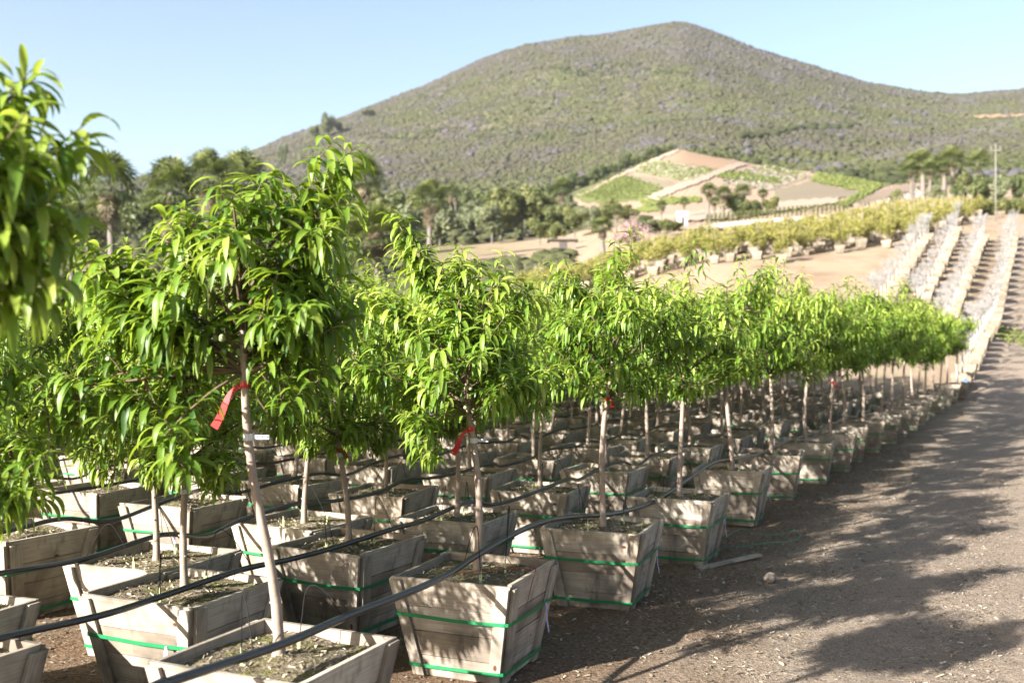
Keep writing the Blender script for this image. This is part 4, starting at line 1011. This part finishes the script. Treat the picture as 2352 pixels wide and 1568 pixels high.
drape('green_strip_field', [(1466, 460), (1611, 456), (1611, 468), (1476, 478)], GRN2, .45)
drape('green_strip_field', [(1461, 480), (1526, 478), (1521, 490), (1461, 491)], GRN2, .45)
drape('potted_field', [(1686, 397), (1766, 383), (1866, 408), (1766, 442), (1656, 425)], MESHY, .40)
drape('green_hedge_field', [(1641, 410), (1681, 398), (1796, 416), (1791, 426), (1726, 420)], GRN, .50)
drape('brown_field', [(1776, 442), (1861, 420), (1976, 448), (1956, 458), (1791, 470)], STUB, .40)
drape('green_field', [(1876, 400), (1916, 401), (2038, 430), (1986, 446), (1861, 420)], GRN2, .45)
drape('green_field', [(1986, 443), (2030, 433), (1946, 484), (1919, 476)], GRN, .50)
drape('pale_track', [(1480, 462), (1508, 446), (1690, 378), (1718, 380), (1560, 442), (1505, 466)], TRACK, .55)
drape('pale_track', [(1496, 505), (1751, 472), (1926, 460), (1926, 472), (1676, 512), (1500, 518)], TRACK, .55)
drape('pale_track', [(1322, 452), (1554, 343), (1562, 350), (1440, 402), (1336, 456)], TRACK, .60)
drape('pink_soil_field', [(2116, 425), (2106, 440), (1961, 486), (1952, 474), (2026, 441)], PINK, .45)
drape('pale_track', [(2240, 438), (2352, 418), (2360, 418), (2360, 428), (2240, 448)], TRACK, .5, 50)
drape('green_field', [(2200, 484), (2360, 462), (2360, 486), (2205, 494)], GRN, .3, 50)
drape('green_field', [(2215, 388), (2360, 372), (2360, 386), (2215, 400)], GRN, .5, 50)
# small potted saplings in a line across the mid field
POTM = MB(); POTM.tube([(0, 0, -.1), (0, 0, .55)], [.28, .34], 9, mi=0); POTM = POTM.mesh('pot', plain('white_pot', (.6, .58, .55), .6)); SAP = clump_mesh(5, (.35, .35, .8), 160, .09, OLEAF, 5)
for i in range(34):
    px = 1625 + i * 9.8; D = 112 - .1 * i; g = at(px, D)
    r = bpy.data.objects.new('potted_sapling', None); C.objects.link(r); r.location = g; tag(r, 'white potted sapling in the evenly spaced line below the brown field', 'potted plant', 'potted saplings in a line across the valley')
    link('pot', POTM, r); link('crown', SAP, r, (0, 0, 1.2))
for rr_ in range(5):
    for i in range(17):
        f = i / 16; px = 1968 + 138 * f + rr_ * 5 - 10; py = 474 - 34 * f + (rr_ - 2) * 4.5
        g = ground_at(px, py, 80, 200); r = bpy.data.objects.new('potted_sapling', None); C.objects.link(r); r.location = g; r.scale = (.7,) * 3
        tag(r, 'small potted sapling among the rows on the pinkish slope', 'potted plant', 'saplings in rows on the pinkish slope'); link('pot', POTM, r); link('crown', SAP, r, (0, 0, 1.1)).scale = (.7, .7, .7)

# ------------------------------------------------------------------ block of yellow-leaved boxed trees
YC = [clump_mesh(200 + s, (.80, .80, .72), 1000, .06, YLEAF, 30) for s in range(4)]
YT = MB(); YT.tube([(0, 0, 0), (.02, 0, .5), (0, .02, .8)], [.03, .025, .015], 6); YT.tube([(.06, 0, 0), (.06, 0, 1.7)], [.014, .014], 5); YT = YT.mesh('trunk', BARK, True)
def yellow_tree(g, s, lab, i):
    r = bpy.data.objects.new('boxed_yellow_tree', None); C.objects.link(r); r.location = g; r.rotation_euler = (0, 0, R(-24 + random.uniform(-8, 8))); r.scale = (s,) * 3
    tag(r, lab, 'boxed tree', 'yellowish boxed trees on the slope'); link('wooden_box', PALEBOX[i % 2], r, (0, 0, 0)); link('trunk', YT, r, (0, 0, HB - .04)); o = link('crown', YC[i % 4], r, (0, 0, HB + .68)); o.rotation_euler = (0, 0, random.random() * 6)
front = [(1340, 668), (1400, 656), (1480, 640), (1591, 617), (1716, 605), (1841, 596), (1956, 577), (2076, 560), (2141, 543), (2200, 515), (2236, 492)]
k = 0
FP = [ground_at(x, y, 40, 120) for x, y in front]
for row in range(9):
    # walk along the front line, stepping 1.5 m, each row 1.9 m further back
    acc = 0.0; i = 0; pos = FP[0].copy(); step = 1.34
    segs = []
    for a, b in zip(FP[:-1], FP[1:]):
        d = Vector((b.x - a.x, b.y - a.y, 0)); L = d.length; n_ = Vector((-d.y, d.x, 0)).normalized()
        if n_.y < 0: n_ = -n_
        u_ = acc
        while u_ < L:
            p = Vector((a.x, a.y, 0)) + d * (u_ / L) + Vector((-.3, .95, 0)) * (row * 1.45) + Vector((random.uniform(-.7, .7), random.uniform(-.8, .8), 0))
            if not (row == 0 and random.random() < .3):
                p.z = TZ(p.x, p.y); k += 1
                yellow_tree(p, random.uniform(.70, 1.0), 'yellow leaved tree in a pale box along the front line of the yellow block' if row == 0 else 'yellow leaved boxed tree inside the yellow block on the slope', k)
            u_ += step
        acc = u_ - L
# ------------------------------------------------------------------ rows of bare whitewashed trees in pale boxes climbing the slope
def bare_tree_mesh(seed):
    rd = random.Random(seed); m = MB()
    m.tube([(0, 0, 0), (.02, 0, .35), (0, .02, .7)], [.045, .038, .03], 7)
    def br(p, d, L, r, lv):
        q = p + d * L; m.tube([p, (p + q) / 2 + Vector((rd.uniform(-.03, .03), rd.uniform(-.03, .03), .01)), q], [r * .8, r * .6, r * .45], 4)
        if lv: 
            for k in range(3): 
                nd = (d + Vector((rd.uniform(-.8, .8), rd.uniform(-.8, .8), rd.uniform(-.1, .7)))).normalized(); br(p + d * L * rd.uniform(.6, 1), nd, L * rd.uniform(.55, .8), r * .6, lv - 1)
    for k in range(6):
        a = k * 1.05 + rd.random() * .4; br(Vector((0, .02, .62 + .02 * k)), Vector((math.cos(a) * .8, math.sin(a) * .8, .9)).normalized(), .34, .02, 3)
    return m.mesh('branches', WHITEBARK, True)
BARE = [bare_tree_mesh(s) for s in range(3)]
PTW = [clump_mesh(400 + s, (.5, .5, .45), 45, .03, WHITETWIG, 10) for s in range(2)]
RL = {'first': [(2222, 915), (2245, 865), (2283, 780), (2312, 690), (2336, 572), (2341, 545)], 'second': [(2180, 790), (2211, 718), (2245, 625), (2275, 548)], 'third': [(2118, 745), (2143, 690), (2180, 610), (2210, 540)], 'fourth': [(2020, 745), (2070, 678), (2110, 610), (2145, 553)]}
for nm, pl in RL.items():
    G = [ground_at(x, y, 25, 100) for x, y in pl]; 
    acc = 0.0; i = 0
    for a, b in zip(G[:-1], G[1:]):
        d = Vector((b.x - a.x, b.y - a.y, 0)); L = d.length; u_ = acc
        while u_ < L:
            p = Vector((a.x, a.y, 0)) + d * (u_ / L) + Vector((-.3, 0, 0)); p.z = TZ(p.x, p.y); i += 1
            r = bpy.data.objects.new('boxed_bare_tree', None); C.objects.link(r); r.location = p; r.rotation_euler = (0, 0, R(-27 + random.uniform(-5, 5))); r.scale = (random.uniform(.88, 1.0),) * 3
            tag(r, 'leafless whitewashed tree in a pale box, %s row from the right climbing the slope' % nm, 'boxed tree', 'bare white trees in rows on the slope')
            link('wooden_box', PALEBOX[i % 2], r); o = link('trunk', BARE[i % 3], r, (0, 0, HB - .05)); o.rotation_euler = (0, 0, random.random() * 6); o.scale = (.85, .85, random.uniform(1.05, 1.35))
            o = link('crown', PTW[i % 2], r, (0, 0, HB + 1.15)); o.rotation_euler = (0, 0, random.random() * 6)
            u_ += random.uniform(1.3, 1.55)
        acc = u_ - L

# ------------------------------------------------------------------ power pole and lines
def pole(px, D, toppy, lab, arm=True):
    g = at(px, D); H = zz(toppy, D) - g.z; r = bpy.data.objects.new('utility_pole', None); C.objects.link(r); r.location = g; tag(r, lab, 'utility pole', 'poles of the power line')
    m = MB(); m.tube([(0, 0, -.5), (0, 0, H)], [.05, .03], 8); link('post', m.mesh('post', CONC, True), r)
    m = MB(); m.box((0, 0, H - .5), (.8, .06, .06), tint=.5); link('crossarm', m.mesh('crossarm', CONC), r)
    for s in (-.34, 0, .34): m = MB(); m.tube([(s, 0, H - .43), (s, 0, H - .2)], [.035, .03], 6); link('insulator', m.mesh('insulator', CONC), r)
    return g + Vector((0, 0, H))
P1 = pole(2287, 74, 330, 'tall pale utility pole at the right edge, beyond the white tree rows')
P2 = pole(1550, 290, 318, 'small distant utility pole at the peak of the vineyard hill')
for i, (p0, p1) in enumerate((((1000, 500, 160), (1700, 405, 290)), ((1000, 492, 162), (1700, 400, 292)), ((1700, 405, 290), (2400, 262, 200)), ((1700, 400, 292), (2400, 255, 202)))):
    A = Vector(((p0[0] - 1176) / 2287 * p0[2], p0[2], zz(p0[1], p0[2]))); B = Vector(((p1[0] - 1176) / 2287 * p1[2], p1[2], zz(p1[1], p1[2]))); o0 = A.copy()
    m = MB(); m.tube([A.lerp(B, f / 16) - o0 - Vector((0, 0, 10 * (f / 16) * (1 - f / 16))) for f in range(17)], .035, 4)
    tag(link('power_line', m.mesh('power_line', CONC, True), None, o0), ['lower left', 'upper left', 'lower right', 'upper right'][i] + ' power wire stretched across the valley', 'power line', 'overhead wires')
# ------------------------------------------------------------------ shrubs and undergrowth
def blobs(name, n, xs, ys_, zs_, rad, tint, mat):
    t = (1 + 5 ** .5) / 2; ico = np.array([(-1, t, 0), (1, t, 0), (-1, -t, 0), (1, -t, 0), (0, -1, t), (0, 1, t), (0, -1, -t), (0, 1, -t), (t, 0, -1), (t, 0, 1), (-t, 0, -1), (-t, 0, 1)]) / 1.9
    fc = np.array([(0, 11, 5), (0, 5, 1), (0, 1, 7), (0, 7, 10), (0, 10, 11), (1, 5, 9), (5, 11, 4), (11, 10, 2), (10, 7, 6), (7, 1, 8), (3, 9, 4), (3, 4, 2), (3, 2, 6), (3, 6, 8), (3, 8, 9), (4, 9, 5), (2, 4, 11), (6, 2, 10), (8, 6, 7), (9, 8, 1)])
    r = np.random.RandomState(n); j = r.uniform(.6, 1.35, (n, 12, 1)); V = ico[None] * j * rad[:, None, None] * np.array([1.15, 1.15, .75]); V = V + np.stack([xs, ys_, zs_], -1)[:, None]
    F3 = (fc[None] + (np.arange(n) * 12)[:, None, None]).reshape(-1, 3)
    tag(link(name, mesh_np(name, V.reshape(-1, 3), None, F3, attr=np.repeat(tint, 12), mat=mat, smooth=True)), kind='stuff')
r = np.random.RandomState(8); n = 170000
D = np.sqrt(r.uniform(185 ** 2, 930 ** 2, n)); u = r.uniform(-.62, .62, n); x = u * D; zt = terrain(x, D)
sx, sy = 1176 + u * 2287, 800 - (zt - CAMZ) / D * 2287
keep = np.array([not (D_ < 345 and in_poly(a_, b_ - 3, CULT)) for a_, b_, D_ in zip(sx, sy, D)]); keep &= ~((D < 345) & (sy > 425) & (sx > 1300))
x, D, zt = x[keep], D[keep], zt[keep]; n = len(x)
patch = fbm(x, D, .018, 1.0, 4, 11); patch2 = fbm(x, D, .10, 1.0, 3, 12); patch3 = fbm(x, D, .3, 1.0, 2, 13); hi = np.clip((zt - 50) / 170, 0, 1)
tint = np.clip(.36 + .30 * hi + .16 * patch + .09 * patch2 + r.normal(0, .08, n) - .10 * np.clip((sx[keep] - 1550) / 500, 0, 1) * (1 - hi), 0, .85)
purple = (.8 * patch2 + .8 * patch3 + r.normal(0, .45, n) > 1.05 ); tint = np.where(purple, r.uniform(.88, 1, n), tint)
gul = np.abs(fbm(x + 14 * np.sin(D * .03), D, .022, 1.0, 3, 51)); dark = (gul < .10) & (r.rand(n) < .55); tint = np.where(dark & ~purple, r.uniform(0, .06, n), tint)
rad = r.uniform(.35, .95, n) * (1 + 1.0 * (r.rand(n) < .04) + .5 * dark); blobs('hillside_shrubs', n, x, D, zt + rad * .2, rad, tint, SHRUB)
ln = []
for i in range(70):
    f = i / 69; g_ = ground_at(1700 + 260 * f + random.uniform(-4, 4), 316 - 28 * f + 5 * math.sin(f * 9) + random.uniform(-2, 2), 330, 1000); ln.append(g_)
r2 = np.random.RandomState(77); L_ = np.array([tuple(p) for p in ln]); rad2 = r2.uniform(1.2, 2.6, 70); blobs('dark_scrub_line', 70, L_[:, 0], L_[:, 1], L_[:, 2] + rad2 * .3, rad2, r2.uniform(0, .05, 70), SHRUB)
drape('hillside_cut', [(2190, 272), (2240, 267), (2360, 264), (2360, 269), (2250, 273)], DRY, .7, 300)
# valley undergrowth, left of the nursery block and in mid distance
n = 9000; D = np.exp(r.uniform(math.log(34), math.log(300), n)); u = r.uniform(-.60, .06, n); x = u * D
keep = ((fbm(x, D, .05, 1.0, 3, 21) + r.normal(0, .25, n)) > .05) & ~((D > 105) & (D < 170) & (u > -.12)); x, D = x[keep], D[keep]; n = len(x)
rad = r.uniform(.25, .8, n) * (1 + D / 250); blobs('valley_undergrowth', n, x, D, terrain(x, D) + rad * .3, rad, np.clip(r.uniform(0, .5, n), 0, 1), SHRUB)
def crop_rows(name, poly, ang, dr, dp, rad0, t0, t1, flat=1.0):
    r = np.random.RandomState(int(ang) + len(name)); cs = [ground_at(px_, py_, 60, 600) for px_, py_ in poly]; cx = sum(c.x for c in cs) / len(cs); cy = sum(c.y for c in cs) / len(cs)
    half = max(max(abs(c.x - cx), abs(c.y - cy)) for c in cs) * 1.3; A, B = np.meshgrid(np.arange(-half, half, dr), np.arange(-half, half, dp), indexing='ij'); A = A.ravel(); B = B.ravel() + r.uniform(-.2, .2, A.size)
    ca, sa = math.cos(R(ang)), math.sin(R(ang)); X = cx + A * ca - B * sa; Y = cy + A * sa + B * ca; Z = terrain(X, Y); SX, SY = 1176 + X / Y * 2287, 800 - (Z - CAMZ) / Y * 2287
    k = np.array([y_ > 50 and in_poly(a_, b_, poly) for a_, b_, y_ in zip(SX, SY, Y)]) & (r.rand(A.size) > .08)
    if k.sum(): blobs(name, int(k.sum()), X[k], Y[k], Z[k] + .45 + rad0 * .3, r.uniform(.6, 1.1, k.sum()) * rad0 * .75, r.uniform(t0, t1, k.sum()), CROPM)
t = NT('crop_plants'); CROPM = t.done(t.pbr(t.ramp(t.attr(), [(0, (.06, .075, .025)), (.35, (.115, .14, .035)), (.6, (.19, .195, .08)), (1, (.38, .35, .29))]), .9, None, .1))
crop_rows('crop_rows', [(1321, 450), (1431, 405), (1526, 435), (1471, 463), (1396, 470)], 25, 2.4, 1.1, .5, .1, .45)
crop_rows('crop_rows', [(1446, 396), (1506, 370), (1641, 398), (1606, 418), (1576, 421)], 60, 2.2, 1.5, .55, .3, .95)
crop_rows('crop_rows', [(1686, 397), (1766, 383), (1866, 408), (1766, 442), (1656, 425)], 60, 2.6, 1.8, .5, .0, 1)
crop_rows('crop_rows', [(1641, 410), (1681, 398), (1796, 416), (1791, 426), (1726, 420)], 60, 1.8, 1.0, .6, .1, .45)
crop_rows('crop_rows', [(1876, 402), (1916, 403), (2034, 430), (1986, 446), (1861, 420)], 20, 1.8, 1.0, .55, .25, .5)
crop_rows('crop_rows', [(1466, 460), (1611, 456), (1611, 468), (1476, 478)], 10, 1.8, .9, .5, .3, .5)
crop_rows('crop_rows', [(1986, 443), (2030, 433), (1946, 484), (1919, 476)], 40, 1.6, .9, .5, .2, .45)
crop_rows('crop_rows', [(2205, 486), (2360, 464), (2360, 486), (2205, 494)], 0, 1.2, .7, .3, .1, .45)
# low weeds in the nursery strip, on the road verge and among the far boxes
r = np.random.RandomState(31); n = 2600; t_ = r.uniform(16, 80, n); nn_ = r.normal(0, 1, n) * 3 - 4.5; x = TDIR.x * t_ + NDIR.x * nn_; D = TDIR.y * t_ + NDIR.y * nn_
keep = (fbm(x, D, .35, 1.0, 3, 41) > .55) & (nn_ < -3.6); x, D = x[keep], D[keep]; rad = r.uniform(.04, .13, len(x)); blobs('roadside_weeds', len(x), x, D, terrain(x, D) + rad * .3, rad, r.uniform(.1, .5, len(x)), CROPM)
# hedge row at the right
HEDGE = clump_mesh(600, (1, 1, 1), 1500, .10, OLEAF, 14)
for i in range(9):
    g = at(2200 + i * 26, 88); o = link('hedge_bush', HEDGE, None, g + Vector((0, 0, .75)), i); o.scale = (1.0, 1.0, .95)
    tag(o, 'clipped dark green bush of the hedge behind the utility pole', 'bush', 'hedge bushes at the right')

# ------------------------------------------------------------------ thin air between the road and the mountain
t = NT('haze'); pv = t.n('ShaderNodeVolumePrincipled'); pv.inputs['Color'].default_value = (.86, .93, 1.0, 1); pv.inputs['Density'].default_value = 0.00008; pv.inputs['Anisotropy'].default_value = 0.1
t.L(pv.outputs[0], t.out.inputs['Volume'])
m = MB(); m.box((0, 900, 200), (12000, 2400, 420), tint=.5); tag(link('haze', m.mesh('haze', t.m)), kind='stuff')
sc.cycles.volume_bounces = 0

# things near the far end of the rows
for i, (px, py) in enumerate(((2222, 503), (2236, 505), (2296, 500))):
    g = ground_at(px, py, 50, 120); r = bpy.data.objects.new('planter_box', None); C.objects.link(r); r.location = g; r.rotation_euler = (0, 0, R(-25 + 9 * i))
    tag(r, ('empty pale wooden box left of the utility pole foot', 'empty pale wooden box touching the utility pole foot', 'empty pale wooden box right of the utility pole foot')[i], 'planter box', 'empty boxes around the utility pole'); link('wooden_box', PALEBOX[i % 2], r)
g = at(2216, 30.5); m = MB(); m.tube([(0, 0, 0), (0, 0, .30), (0, 0, .36), (0, 0, .42)], [.12, .12, .05, .04], 10); m.tube([(.05, 0, .38), (.13, 0, .36), (.12, 0, .24)], .015, 6)
tag(link('water_jug', m.mesh('water_jug', BLUE, True), None, g), 'small blue jug standing on the ground at the end of the leafy row', 'jug')
r = np.random.RandomState(61); c = ground_at(2335, 775, 20, 90); n = 900; x = c.x + r.normal(0, .9, n); y = c.y + r.normal(0, 1.3, n); rad = r.uniform(.03, .11, n)
blobs('verge_grass', n, x, y, terrain(x, y) + rad * .4, rad, r.uniform(.35, .6, n), CROPM)
